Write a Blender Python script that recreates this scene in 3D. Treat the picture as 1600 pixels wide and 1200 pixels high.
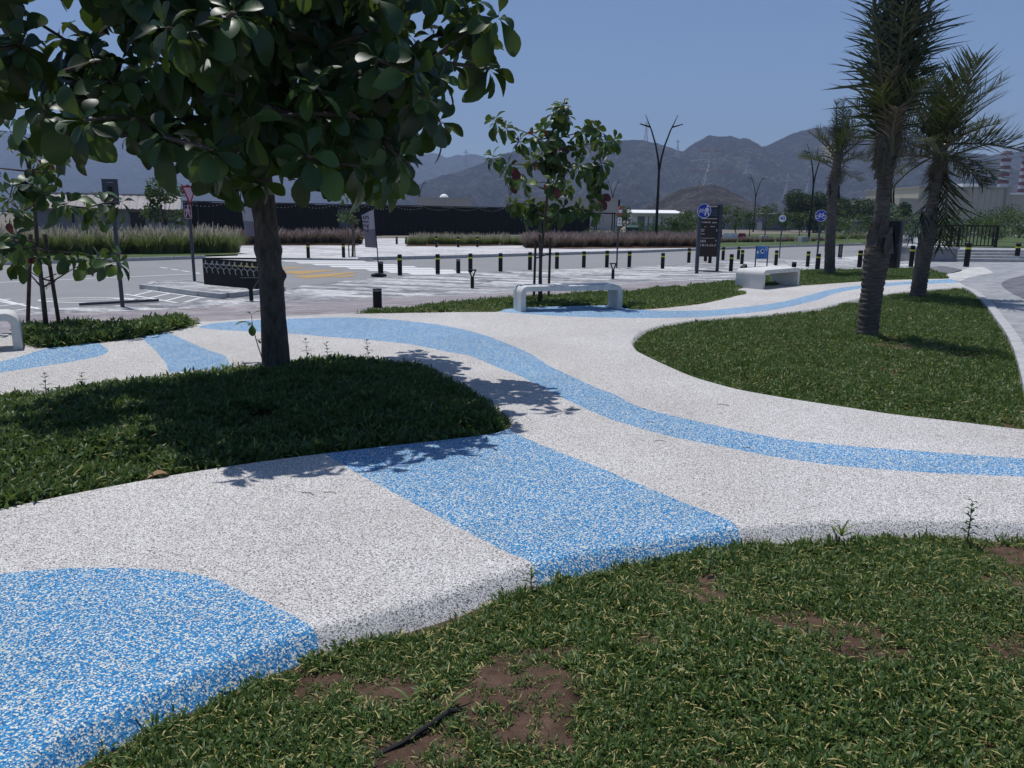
import bpy, bmesh, math, random
import numpy as np
from mathutils import Vector, Matrix, Euler, noise
from mathutils.geometry import delaunay_2d_cdt
random.seed(7); RNG = np.random.default_rng(7)
for o in list(bpy.data.objects): bpy.data.objects.remove(o)
S = bpy.context.scene
COL = S.collection
# ------------------------------------------------------------------ camera
FPX, PITCH, ROLL, CAMH = 1220.0, math.atan(261/1220), 0.011, 1.65
FW = Vector((0, math.cos(PITCH), -math.sin(PITCH)))
R0 = Vector((1, 0, 0)); U0 = Vector((0, math.sin(PITCH), math.cos(PITCH)))
RT = R0*math.cos(ROLL) + U0*math.sin(ROLL)
UP = -R0*math.sin(ROLL) + U0*math.cos(ROLL)
CAM = Vector((0, 0, CAMH))
cd = bpy.data.cameras.new('camera'); cam = bpy.data.objects.new('camera', cd); COL.objects.link(cam)
m = Matrix.Identity(4)
for i in range(3):
    m[i][0], m[i][1], m[i][2], m[i][3] = RT[i], UP[i], -FW[i], CAM[i]
cam.matrix_world = m
cd.sensor_width = 36; cd.sensor_fit = 'HORIZONTAL'; cd.lens = FPX/1600*36
cd.clip_start = 0.05; cd.clip_end = 20000
S.camera = cam
# ------------------------------------------------------------------ sky and sun
SUN_EL, SUN_AZ = math.radians(75.5), math.atan2(0.72, -0.69)   # azimuth of the sun itself (x,y plane)
SD = Vector((math.cos(SUN_EL)*math.cos(SUN_AZ), math.cos(SUN_EL)*math.sin(SUN_AZ), math.sin(SUN_EL)))
W = bpy.data.worlds.new('World'); S.world = W; W.use_nodes = True
nt = W.node_tree; nt.nodes.clear()
sky = nt.nodes.new('ShaderNodeTexSky'); sky.sky_type = 'NISHITA'; sky.sun_disc = False
sky.sun_elevation = SUN_EL; sky.sun_rotation = math.pi/2 - SUN_AZ
sky.air_density = 1.0; sky.dust_density = 0.7; sky.ozone_density = 10.0; sky.altitude = 0
bg = nt.nodes.new('ShaderNodeBackground'); bg.inputs[1].default_value = 0.088
wo = nt.nodes.new('ShaderNodeOutputWorld')
nt.links.new(sky.outputs[0], bg.inputs[0]); nt.links.new(bg.outputs[0], wo.inputs[0])
sl = bpy.data.lights.new('sun', 'SUN'); sun = bpy.data.objects.new('sun', sl); COL.objects.link(sun)
sl.energy = 3.8; sl.angle = math.radians(0.53); sl.color = (1.0, 0.975, 0.94)
sun.rotation_euler = SD.to_track_quat('Z', 'Y').to_euler(); sun.location = (0, 0, 40)
S.view_settings.view_transform = 'Standard'; S.view_settings.look = 'None'
S.view_settings.exposure = 0.13; S.view_settings.gamma = 1.0; S.view_settings.use_curve_mapping = False
S.render.engine = 'CYCLES'
S.cycles.max_bounces = 6; S.cycles.diffuse_bounces = 3; S.cycles.transparent_max_bounces = 6; S.cycles.volume_bounces = 0
# ------------------------------------------------------------------ terrain and pixel helpers
def smooth(t):
    t = min(1.0, max(0.0, t)); return t*t*(3-2*t)
LA = (-3.06, 12.9); LN = (-0.693, 0.721)
def terrain(x, y):
    """the park lies level; past its outer edge the paving falls about half a metre to the road"""
    s = (x-LA[0])*LN[0] + (y-LA[1])*LN[1]
    k = smooth(s/6.0)
    if y > 1: k *= 1 - smooth((x/y-0.44)/0.12)
    return -0.45*k
def ray(u, v):
    dx, dy = u-800, v-600
    d = FW*FPX + RT*dx - UP*dy
    return d/d.y
def G(u, v, z=None, dz=0.0):
    """point where the line of sight through a pixel meets the ground (or the height z)"""
    d = ray(u, v); zz = 0.0 if z is None else z
    p = CAM.copy()
    for _ in range(40):
        t = (zz-CAMH)/d.z if d.z < -1e-4 else 400.0
        p = CAM + d*t
        if z is not None: break
        nz = terrain(p.x, p.y)
        zz = zz*0.4 + nz*0.6
    return Vector((p.x, p.y, (zz if z is not None else terrain(p.x, p.y)) + dz))
def AT(u, v, y):
    return CAM + ray(u, v)*y
def proj(P):
    q = P-CAM; w = q.dot(FW)
    return (800+FPX*q.dot(RT)/w, 600-FPX*q.dot(UP)/w, w)
def G2(u, v, z=0.0):
    p = G(u, v, z); return (p.x, p.y)
# ------------------------------------------------------------------ mesh helpers
class MB:
    def __init__(s): s.v = []; s.f = []; s.m = []
    def add(s, vs, fs, mi=0):
        b = len(s.v); s.v += [tuple(p) for p in vs]; s.f += [tuple(b+i for i in f) for f in fs]; s.m += [mi]*len(fs)
    def box(s, lo, hi, mi=0, M=None):
        x0, y0, z0 = lo; x1, y1, z1 = hi
        vs = [Vector(p) for p in ((x0,y0,z0),(x1,y0,z0),(x1,y1,z0),(x0,y1,z0),(x0,y0,z1),(x1,y0,z1),(x1,y1,z1),(x0,y1,z1))]
        if M is not None: vs = [M @ p for p in vs]
        s.add(vs, [(0,3,2,1),(4,5,6,7),(0,1,5,4),(1,2,6,5),(2,3,7,6),(3,0,4,7)], mi)
    def tube(s, pts, rad, n=8, mi=0, caps=True):
        pts = [Vector(p) for p in pts]; k = len(pts)
        if not hasattr(rad, '__len__'): rad = [rad]*k
        b = len(s.v); ref = Vector((0.13, 0.97, 0.21))
        for i, p in enumerate(pts):
            t = (pts[min(i+1, k-1)] - pts[max(i-1, 0)]).normalized()
            a = t.cross(ref)
            if a.length < 0.05: a = t.cross(Vector((1, 0, 0)))
            a.normalize(); c = t.cross(a)
            for j in range(n):
                an = 2*math.pi*j/n
                s.v.append(tuple(p + (a*math.cos(an) + c*math.sin(an))*rad[i]))
        for i in range(k-1):
            for j in range(n):
                j2 = (j+1) % n
                s.f.append((b+i*n+j, b+i*n+j2, b+(i+1)*n+j2, b+(i+1)*n+j)); s.m.append(mi)
        if caps:
            s.f.append(tuple(b+j for j in range(n))[::-1]); s.m.append(mi)
            s.f.append(tuple(b+(k-1)*n+j for j in range(n))); s.m.append(mi)
    def lathe(s, prof, n=20, mi=0, c=(0, 0, 0)):
        b = len(s.v)
        for r, z in prof:
            for j in range(n):
                an = 2*math.pi*j/n
                s.v.append((c[0]+r*math.cos(an), c[1]+r*math.sin(an), c[2]+z))
        for i in range(len(prof)-1):
            for j in range(n):
                j2 = (j+1) % n
                s.f.append((b+i*n+j, b+i*n+j2, b+(i+1)*n+j2, b+(i+1)*n+j)); s.m.append(mi)
        s.f.append(tuple(b+j for j in range(n))[::-1]); s.m.append(mi)
        s.f.append(tuple(b+(len(prof)-1)*n+j for j in range(n))); s.m.append(mi)
    def mesh(s, name, mats, sm=False):
        me = bpy.data.meshes.new(name); me.from_pydata(s.v, [], s.f)
        for mt in (mats if isinstance(mats, (list, tuple)) else [mats]): me.materials.append(mt)
        if any(s.m): me.polygons.foreach_set('material_index', s.m)
        if sm:
            me.polygons.foreach_set('use_smooth', [True]*len(me.polygons))
            if sm != 1: me.set_sharp_from_angle(angle=math.radians(sm))
        me.update(); return me
    def build(s, name, mats, parent=None, sm=False, loc=None, rz=None):
        return link(name, s.mesh(name, mats, sm), parent, loc, rz)
def link(name, data, parent=None, loc=None, rz=None):
    o = bpy.data.objects.new(name, data); COL.objects.link(o)
    if parent is not None: o.parent = parent
    if loc is not None: o.location = loc
    if rz is not None: o.rotation_euler = (0, 0, rz)
    return o
def tag(o, label=None, cat=None, group=None, kind=None):
    if label: o['label'] = label
    if cat: o['category'] = cat
    if group: o['group'] = group
    if kind: o['kind'] = kind
    return o
def thing(name, label, cat, loc=(0, 0, 0), rz=0, group=None):
    return tag(link(name, None, None, loc, rz), label, cat, group)
def dup(root, loc=None, rz=None, label=None, parent=None):
    c = root.copy(); COL.objects.link(c); c.parent = parent
    if loc is not None: c.location = loc
    if rz is not None: c.rotation_euler = (0, 0, rz)
    if label: c['label'] = label
    for ch in list(root.children): dup(ch, parent=c)
    return c
def inpoly(P, poly):
    P = np.asarray(P, float); poly = np.asarray(poly, float)
    x, y = P[:, 0], P[:, 1]; r = np.zeros(len(P), bool); n = len(poly); j = n-1
    for i in range(n):
        xi, yi = poly[i]; xj, yj = poly[j]
        c = (yi > y) != (yj > y)
        if c.any():
            r ^= c & (x < (xj-xi)*(y-yi)/((yj-yi) if yj != yi else 1e-12)+xi)
        j = i
    return r
def pdist(P, poly, closed=True):
    P = np.asarray(P, float); poly = np.asarray(poly, float); d = np.full(len(P), 1e9)
    n = len(poly)
    for i in range(n if closed else n-1):
        a, b = poly[i], poly[(i+1) % n]; ab = b-a; L = (ab**2).sum()+1e-12
        t = np.clip(((P-a) @ ab)/L, 0, 1)
        d = np.minimum(d, np.hypot(*((P - a - t[:, None]*ab).T)))
    return d
def inp1(x, y, poly):
    r = False; j = len(poly)-1
    for i in range(len(poly)):
        xi, yi = poly[i]; xj, yj = poly[j]
        if (yi > y) != (yj > y) and x < (xj-xi)*(y-yi)/(yj-yi)+xi: r = not r
        j = i
    return r
def spline(pts, closed=True, step=0.08):
    P = [np.array(p, float) for p in pts]; n = len(P); out = []
    for i in range(n if closed else n-1):
        p0, p1, p2, p3 = (P[(i-1) % n], P[i], P[(i+1) % n], P[(i+2) % n]) if closed else (P[max(i-1, 0)], P[i], P[i+1], P[min(i+2, n-1)])
        L = np.hypot(*(p2-p1)); k = max(1, min(60, int(L/step)))
        t1 = (p2-p0)*0.5; t2 = (p3-p1)*0.5
        # keep tangents from overshooting where spacing is uneven
        for t in (t1, t2):
            h = np.hypot(*t)
            if h > L: t *= L/h
        for a in range(k):
            t = a/k
            out.append((2*t**3-3*t**2+1)*p1 + (t**3-2*t**2+t)*t1 + (-2*t**3+3*t**2)*p2 + (t**3-t**2)*t2)
    if not closed: out.append(P[-1])
    return np.array(out)
def cdt(loops, extra=()):
    vs = []; es = []
    for L in loops:
        b = len(vs); n = len(L)
        vs += [Vector((float(p[0]), float(p[1]))) for p in L]
        es += [(b+i, b+(i+1) % n) for i in range(n)]
    vs += [Vector((float(p[0]), float(p[1]))) for p in extra]
    r = delaunay_2d_cdt(vs, es, [], 0, 1e-5)
    V = np.array([(p.x, p.y) for p in r[0]]); F = np.array([f for f in r[2] if len(f) == 3])
    return V, F
def sheet(name, poly, zf, mat, grid=0.0, parent=None, dz=0.0):
    """a sheet over a plan polygon that follows a height function"""
    poly = np.asarray(poly, float); extra = []
    if grid > 0:
        lo, hi = poly.min(0), poly.max(0)
        gx, gy = np.meshgrid(np.arange(lo[0]+grid/2, hi[0], grid), np.arange(lo[1]+grid/2, hi[1], grid))
        g = np.c_[gx.ravel(), gy.ravel()]; g = g[inpoly(g, poly)]
        if len(g): extra = g[pdist(g, poly) > grid*0.3]
    V, F = cdt([poly], extra)
    F = F[inpoly(V[F].mean(1), poly)]
    me = bpy.data.meshes.new(name)
    co = [(x, y, z_+dz) for (x, y), z_ in zip(V, zf.vec(V) if hasattr(zf, 'vec') else [zf(x, y) for x, y in V])]
    me.from_pydata(co, [], [tuple(f) if np.cross(V[f[1]]-V[f[0]], V[f[2]]-V[f[0]]) > 0 else tuple(f[::-1]) for f in F.tolist()])
    me.polygons.foreach_set('use_smooth', [True]*len(me.polygons))
    me.materials.append(mat)
    return link(name, me, parent)
# ------------------------------------------------------------------ materials
def col(c): return (c[0], c[1], c[2], 1.0)
class NT:
    def __init__(s, name):
        s.mat = bpy.data.materials.new(name); s.mat.use_nodes = True; s.t = s.mat.node_tree
        s.b = s.t.nodes['Principled BSDF']; s.out = s.t.nodes['Material Output']
        s.b.inputs['Specular IOR Level'].default_value = 0.3
    def n(s, typ, **kw):
        nd = s.t.nodes.new('ShaderNode'+typ)
        for k, v in kw.items():
            if k in nd.inputs.keys() if hasattr(nd.inputs, 'keys') else False: nd.inputs[k].default_value = v
            else: setattr(nd, k, v)
        return nd
    def l(s, a, b): s.t.links.new(a, b)
    def pos(s): return s.n('TexCoord').outputs['Object']
    def noise(s, vec, scale, detail=4, rough=0.55, out='Fac'):
        nd = s.n('TexNoise'); nd.inputs['Scale'].default_value = scale; nd.inputs['Detail'].default_value = detail; nd.inputs['Roughness'].default_value = rough
        if vec is not None: s.l(vec, nd.inputs['Vector'])
        return nd.outputs[out]
    def vor(s, vec, scale, feature='F1'):
        nd = s.n('TexVoronoi'); nd.feature = feature; nd.inputs['Scale'].default_value = scale; s.l(vec, nd.inputs['Vector']); return nd
    def ramp(s, fac, stops, interp='LINEAR'):
        nd = s.n('ValToRGB'); nd.color_ramp.interpolation = interp; e = nd.color_ramp.elements
        while len(e) < len(stops): e.new(0.5)
        for i, (p, c) in enumerate(stops): e[i].position = p; e[i].color = col(c) if len(c) == 3 else c
        s.l(fac, nd.inputs[0]); return nd.outputs[0]
    def mix(s, fac, a, b, mode='MIX'):
        nd = s.n('Mix'); nd.data_type = 'RGBA'; nd.blend_type = mode
        for k, x in ((0, fac), (6, a), (7, b)):
            if hasattr(x, 'is_linked'): s.l(x, nd.inputs[k])
            else: nd.inputs[k].default_value = col(x) if isinstance(x, tuple) else x
        return nd.outputs[2]
    def bump(s, h, st=0.3, dist=0.01):
        nd = s.n('Bump'); nd.inputs['Strength'].default_value = st; nd.inputs['Distance'].default_value = dist
        s.l(h, nd.inputs['Height']); s.l(nd.outputs[0], s.b.inputs['Normal'])
    def done(s, c=None, rough=0.7, metal=0.0, spec=None):
        if c is not None:
            if isinstance(c, tuple): s.b.inputs['Base Color'].default_value = col(c)
            else: s.l(c, s.b.inputs['Base Color'])
        s.b.inputs['Roughness'].default_value = rough; s.b.inputs['Metallic'].default_value = metal
        if spec is not None: s.b.inputs['Specular IOR Level'].default_value = spec
        return s.mat
def plain(name, c, rough=0.7, metal=0.0, var=0.25, scale=3.0, spec=None, bump=0.0):
    t = NT(name); p = t.pos()
    f = t.noise(p, scale, 5)
    a = tuple(x*(1-var) for x in c); b = tuple(min(1, x*(1+var)) for x in c)
    if bump: t.bump(t.noise(p, scale*12, 3), bump, 0.01)
    return t.done(t.ramp(f, [(0.3, a), (0.7, b)]), rough, metal, spec)
def granules(name, stops, scale=200):
    """bonded rubber crumb: every cell one granule"""
    t = NT(name); p = t.pos()
    w = t.n('VectorMath'); w.operation = 'ADD'
    nz = t.n('TexNoise'); nz.inputs['Scale'].default_value = 95; t.l(p, nz.inputs['Vector'])
    sc = t.n('VectorMath'); sc.operation = 'SCALE'; sc.inputs[3].default_value = 0.008; t.l(nz.outputs['Color'], sc.inputs[0])
    t.l(p, w.inputs[0]); t.l(sc.outputs[0], w.inputs[1])
    v = t.vor(w.outputs[0], scale)
    sep = t.n('SeparateColor'); t.l(v.outputs['Color'], sep.inputs[0])
    c = t.ramp(sep.outputs[0], stops, 'CONSTANT')
    dirt = t.ramp(t.noise(p, 0.55, 6, 0.6), [(0.3, (0.84, 0.832, 0.82)), (0.72, (1.05, 1.05, 1.05))])
    dirt2 = t.ramp(t.noise(p, 4.5, 5, 0.65), [(0.35, (0.965, 0.96, 0.955)), (0.65, (1.02, 1.02, 1.02))])
    c = t.mix(1.0, t.mix(1.0, c, dirt, 'MULTIPLY'), dirt2, 'MULTIPLY')
    t.bump(t.mix(0.5, v.outputs['Distance'], sep.outputs[1]), 0.55, 0.006)
    return t.done(c, 0.85, 0, 0.15)
def pavers(name, cols, w=0.2, h=0.1, patch=None, big=(1.1, 0.35), rot=0.0):
    t = NT(name); tc = t.n('TexCoord'); mp = t.n('Mapping'); t.l(tc.outputs['Object'], mp.inputs[0]); mp.inputs['Rotation'].default_value = (0, 0, rot)
    p = mp.outputs[0]
    def brick(w, h, mort):
        b = t.n('TexBrick'); b.inputs['Scale'].default_value = 1; b.inputs['Brick Width'].default_value = w; b.inputs['Row Height'].default_value = h
        b.inputs['Mortar Size'].default_value = mort; b.inputs['Color1'].default_value = (0, 0, 0, 1); b.inputs['Color2'].default_value = (1, 1, 1, 1); b.inputs['Mortar'].default_value = (0.5, 0.5, 0.5, 1)
        t.l(p, b.inputs['Vector']); return b
    b1 = brick(w, h, 0.004); b2 = brick(big[0], big[1], 0.0)
    f = t.mix(0.62, b1.outputs[0], b2.outputs[0])
    f2 = t.mix(0.25, f, t.noise(p, 0.35, 4))
    c = t.ramp(f2, [(i/(len(cols)-1)*0.5+0.25, cc) for i, cc in enumerate(cols)])
    c = t.mix(b1.outputs['Fac'], c, tuple(x*0.55 for x in cols[0]))
    st = t.ramp(t.noise(p, 1.7, 6, 0.65), [(0.35, (0.86, 0.86, 0.85)), (0.7, (1.03, 1.03, 1.03))])
    c = t.mix(1.0, c, st, 'MULTIPLY')
    return t.done(c, 0.85, 0, 0.2)
M = {}
M['rubber_white'] = granules('rubber_white', [(0, (0.13, 0.125, 0.125)), (0.15, (0.37, 0.355, 0.345)), (0.40, (0.57, 0.55, 0.53)), (0.66, (0.76, 0.74, 0.715))])
M['rubber_blue'] = granules('rubber_blue', [(0, (0.022, 0.12, 0.30)), (0.16, (0.040, 0.215, 0.47)), (0.48, (0.085, 0.33, 0.58)), (0.70, (0.60, 0.60, 0.53)), (0.86, (0.78, 0.77, 0.68))], 170)
t = NT('soil'); p = t.pos()
c = t.ramp(t.noise(p, 6, 8, 0.7), [(0.34, (0.085, 0.052, 0.038)), (0.5, (0.18, 0.112, 0.08)), (0.68, (0.29, 0.185, 0.135))])
t.bump(t.mix(0.5, t.noise(p, 55, 8, 0.75), t.noise(p, 16, 6, 0.7)), 1.0, 0.07); M['soil'] = t.done(c, 0.95, 0, 0.1)
t = NT('far_ground'); p = t.pos()
c = t.ramp(t.noise(p, 0.03, 8, 0.7), [(0.3, (0.13, 0.115, 0.095)), (0.7, (0.24, 0.21, 0.175))]); M['ground'] = t.done(c, 0.95, 0, 0.1)
t = NT('asphalt'); p = t.pos()
c = t.mix(0.55, t.ramp(t.noise(p, 0.5, 6, 0.65), [(0.3, (0.205, 0.206, 0.210)), (0.7, (0.27, 0.27, 0.27))]), t.ramp(t.noise(p, 90, 3), [(0.3, (0.17, 0.17, 0.175)), (0.7, (0.32, 0.32, 0.32))]))
M['asphalt'] = t.done(c, 0.9, 0, 0.2)
def paint(name, c):
    t = NT(name); p = t.pos()
    f = t.ramp(t.noise(p, 14, 6, 0.7), [(0.34, (0, 0, 0)), (0.44, (1, 1, 1))])
    return t.done(t.mix(f, tuple(x*0.62+0.06 for x in c), c), 0.7)
M['paint_white'] = paint('road_paint_white', (0.66, 0.66, 0.65)); M['paint_yellow'] = paint('road_paint_yellow', (0.40, 0.26, 0.09))
M['paver_grey'] = pavers('paver_grey', [(0.17, 0.17, 0.182), (0.29, 0.29, 0.30), (0.44, 0.44, 0.444), (0.66, 0.655, 0.645)], big=(1.4, 0.5), rot=0.3)
M['paver_mauve'] = pavers('paver_mauve', [(0.22, 0.195, 0.208), (0.30, 0.272, 0.284), (0.37, 0.338, 0.347)], rot=0.3)
M['paver_far'] = pavers('paver_far', [(0.40, 0.39, 0.40), (0.55, 0.535, 0.535), (0.68, 0.665, 0.66)], big=(2.2, 0.8), rot=0.1)
M['paver_mid'] = pavers('paver_mid', [(0.255, 0.265, 0.285), (0.325, 0.335, 0.35), (0.37, 0.375, 0.385)], rot=-0.5, big=(0.6, 0.2))
M['paver_dark'] = pavers('paver_dark', [(0.12, 0.125, 0.145), (0.16, 0.165, 0.185), (0.20, 0.205, 0.22)], rot=-0.5, big=(0.6, 0.2))
M['paver_white'] = pavers('paver_white', [(0.46, 0.46, 0.44), (0.54, 0.535, 0.51), (0.6, 0.595, 0.57)], rot=-0.5, big=(0.6, 0.2))
M['kerb'] = plain('kerb_concrete', (0.40, 0.40, 0.40), 0.9, var=0.15, scale=5, bump=0.2)
M['concrete'] = plain('bench_concrete', (0.58, 0.575, 0.56), 0.75, var=0.12, scale=5, bump=0.25)
M['black'] = plain('black_metal', (0.009, 0.009, 0.010), 0.55, 0.0, var=0.3, spec=0.25)
M['greymetal'] = plain('grey_metal', (0.055, 0.065, 0.082), 0.5, 0.2, var=0.2)
M['reflect_yellow'] = plain('yellow_band', (0.55, 0.55, 0.03), 0.5, var=0.1)
M['silver'] = plain('silver_band', (0.35, 0.35, 0.36), 0.4, 0.3, var=0.1)
M['signblue'] = plain('sign_blue', (0.012, 0.04, 0.36), 0.4, var=0.06)
M['signlightblue'] = plain('sign_light_blue', (0.05, 0.17, 0.46), 0.45, var=0.06)
M['signwhite'] = plain('sign_white', (0.7, 0.7, 0.72), 0.45, var=0.04)
M['signred'] = plain('sign_red', (0.28, 0.02, 0.03), 0.45, var=0.06)
M['signpink'] = plain('sign_pink', (0.55, 0.33, 0.42), 0.45, var=0.04)
M['totem'] = plain('totem_panel', (0.026, 0.016, 0.017), 0.4, var=0.15)
M['totemtext'] = plain('totem_lettering', (0.42, 0.37, 0.37), 0.5, var=0.05)
M['totemblue'] = plain('totem_emblem', (0.05, 0.085, 0.125), 0.5, var=0.05)
M['cream'] = plain('cream_cladding', (0.37, 0.35, 0.275), 0.8, var=0.07, scale=0.05)
M['creamdark'] = plain('cream_trim', (0.27, 0.255, 0.205), 0.8, var=0.1, scale=0.1)
M['beige'] = plain('beige_render', (0.42, 0.39, 0.36), 0.9, var=0.06, scale=0.4)
M['whitewall'] = plain('white_wall', (0.62, 0.61, 0.6), 0.85, var=0.06, scale=0.6)
M['bluegrey'] = plain('blue_grey_wall', (0.155, 0.17, 0.20), 0.8, var=0.12, scale=0.7)
M['whiteroof'] = plain('white_roof', (0.78, 0.78, 0.77), 0.6, var=0.04, scale=0.3)
M['tinroof'] = plain('tin_roof', (0.30, 0.27, 0.26), 0.6, var=0.18, scale=0.6)
M['darkopen'] = plain('dark_opening', (0.02, 0.02, 0.023), 0.5, var=0.2)
M['wood_stake'] = plain('stake_wood', (0.085, 0.06, 0.048), 0.85, var=0.3, scale=9, bump=0.4)
M['rubber'] = plain('black_rubber', (0.015, 0.015, 0.015), 0.7)
M['greenbin'] = plain('green_plastic', (0.012, 0.045, 0.04), 0.5, var=0.15)
M['flagtop'] = plain('flag_light', (0.40, 0.37, 0.41), 0.85, var=0.06)
M['flaglow'] = plain('flag_mauve', (0.20, 0.175, 0.21), 0.85, var=0.08)
M['flagink'] = plain('flag_ink', (0.09, 0.075, 0.10), 0.8)
M['steel'] = plain('galvanised_steel', (0.42, 0.42, 0.43), 0.5, 0.3, var=0.1)
M['steelred'] = plain('red_painted_steel', (0.30, 0.13, 0.13), 0.6, 0.1, var=0.1)
M['chimred'] = plain('chimney_red', (0.17, 0.045, 0.065), 0.8, var=0.08, scale=0.2)
M['chimwhite'] = plain('chimney_white', (0.45, 0.46, 0.49), 0.8, var=0.05, scale=0.2)
M['chimtan'] = plain('chimney_tan', (0.36, 0.25, 0.21), 0.8, var=0.05, scale=0.2)
M['bulb'] = plain('bulb_glass', (0.7, 0.68, 0.6), 0.3, var=0.03)
t = NT('dark_timber'); p = t.pos()
mp = t.n('Mapping'); mp.inputs['Scale'].default_value = (1, 1, 0.06); t.l(p, mp.inputs[0])
M['timber'] = t.done(t.ramp(t.noise(mp.outputs[0], 9, 5, 0.7), [(0.35, (0.006, 0.006, 0.0075)), (0.7, (0.020, 0.018, 0.019))]), 0.7, 0, 0.2)
def bark(name, a, b, zs=0.35, sc=22, bp=0.9):
    t = NT(name); p = t.pos(); mp = t.n('Mapping'); mp.inputs['Scale'].default_value = (1, 1, zs); t.l(p, mp.inputs[0])
    f = t.noise(mp.outputs[0], sc, 7, 0.7)
    big = t.ramp(t.noise(p, 3, 4), [(0.3, (0.75, 0.75, 0.75)), (0.7, (1.1, 1.1, 1.1))])
    t.bump(f, bp, 0.02); return t.done(t.mix(1.0, t.ramp(f, [(0.3, a), (0.7, b)]), big, 'MULTIPLY'), 0.92, 0, 0.1)
M['bark'] = bark('almond_bark', (0.045, 0.040, 0.038), (0.15, 0.135, 0.125))
M['twig'] = bark('twig_bark', (0.06, 0.05, 0.045), (0.15, 0.125, 0.11), 1, 30, 0.4)
M['palmbark'] = bark('palm_bark', (0.050, 0.043, 0.038), (0.20, 0.175, 0.155), 6.0, 7, 1.0)
M['palmboot'] = bark('palm_boot', (0.07, 0.062, 0.055), (0.17, 0.15, 0.135), 0.3, 12, 0.5)
def leafmat(name, stops, trans, tw=0.3, rough=0.42, spec=0.45):
    """leaf: glossy face with light coming through; 'rnd' picks the tint of a leaf"""
    t = NT(name); at = t.n('Attribute'); at.attribute_name = 'rnd'
    f = at.outputs['Fac']
    c = t.ramp(f, stops)
    geo = t.n('NewGeometry')
    c2 = t.mix(geo.outputs['Backfacing'], c, t.mix(0.25, c, (0.08, 0.11, 0.06)))
    t.done(c2, rough, 0, spec)
    tr = t.n('BsdfTranslucent'); t.l(t.mix(1.0, t.mix(0.5, c, (0.5, 0.5, 0.5)), trans, 'MULTIPLY'), tr.inputs[0])
    mx = t.n('MixShader'); mx.inputs[0].default_value = tw
    t.l(t.b.outputs[0], mx.inputs[1]); t.l(tr.outputs[0], mx.inputs[2]); t.l(mx.outputs[0], t.out.inputs[0])
    return t.mat
M['leaf'] = leafmat('almond_leaf', [(0, (0.004, 0.012, 0.005)), (0.4, (0.018, 0.048, 0.014)), (0.75, (0.045, 0.095, 0.020)), (1, (0.12, 0.17, 0.022))], (0.6, 0.9, 0.10), 0.17, 0.42, 0.35)
M['leafred'] = leafmat('red_leaf', [(0, (0.05, 0.007, 0.010)), (1, (0.09, 0.012, 0.014))], (0.7, 0.12, 0.12), 0.15)
M['cover'] = leafmat('ground_cover_leaf', [(0, (0.022, 0.048, 0.013)), (0.42, (0.055, 0.105, 0.024)), (0.72, (0.105, 0.168, 0.036)), (0.88, (0.21, 0.21, 0.055)), (1, (0.46, 0.38, 0.15))], (0.7, 1.0, 0.25), 0.22, 0.5, 0.4)
M['covershade'] = M['cover']
M['frond'] = leafmat('palm_leaflet', [(0, (0.005, 0.010, 0.005)), (0.5, (0.011, 0.022, 0.009)), (0.75, (0.026, 0.042, 0.012)), (1, (0.15, 0.135, 0.07))], (0.7, 0.9, 0.25), 0.10, 0.36, 0.5)
M['fronddry'] = leafmat('dry_palm_leaflet', [(0, (0.06, 0.048, 0.038)), (0.5, (0.13, 0.105, 0.085)), (1, (0.28, 0.235, 0.19))], (0.9, 0.8, 0.6), 0.15, 0.6, 0.2)
M['fgrass'] = leafmat('fountain_grass', [(0, (0.050, 0.078, 0.020)), (0.5, (0.12, 0.155, 0.045)), (1, (0.25, 0.25, 0.11))], (0.8, 1.0, 0.4), 0.25, 0.6, 0.2)
M['fplume'] = leafmat('grass_plume', [(0, (0.24, 0.22, 0.17)), (1, (0.48, 0.44, 0.36))], (1, 0.95, 0.8), 0.3, 0.8, 0.1)
M['pgrass'] = leafmat('purple_grass', [(0, (0.038, 0.026, 0.022)), (0.5, (0.090, 0.066, 0.052)), (1, (0.17, 0.14, 0.10))], (1, 0.8, 0.7), 0.25, 0.6, 0.2)
M['pplume'] = leafmat('purple_plume', [(0, (0.13, 0.10, 0.095)), (1, (0.30, 0.25, 0.235))], (1, 0.8, 0.8), 0.3, 0.8, 0.1)
M['bush'] = leafmat('bush_leaf', [(0, (0.016, 0.036, 0.014)), (0.5, (0.034, 0.066, 0.022)), (1, (0.085, 0.125, 0.034))], (0.7, 1, 0.3), 0.2, 0.6, 0.25)
M['bushgrey'] = leafmat('grey_leaf', [(0, (0.05, 0.07, 0.05)), (0.5, (0.11, 0.14, 0.095)), (1, (0.30, 0.30, 0.27))], (0.8, 1, 0.6), 0.2, 0.6, 0.25)
M['bushdark'] = leafmat('dark_bush_leaf', [(0, (0.010, 0.024, 0.011)), (0.5, (0.026, 0.050, 0.018)), (1, (0.058, 0.09, 0.026))], (0.7, 1, 0.3), 0.1, 0.6, 0.2)
M['farlawn'] = plain('far_lawn', (0.058, 0.088, 0.028), 0.95, var=0.35, scale=0.6)
# ================================================================== SETTING
def px(L, z=0.0): return [G2(u, v, z) for u, v in L]
def pxt(L):
    r = []
    for u, v in L:
        p = G(u, v); r.append((p.x, p.y))
    return r
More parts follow.
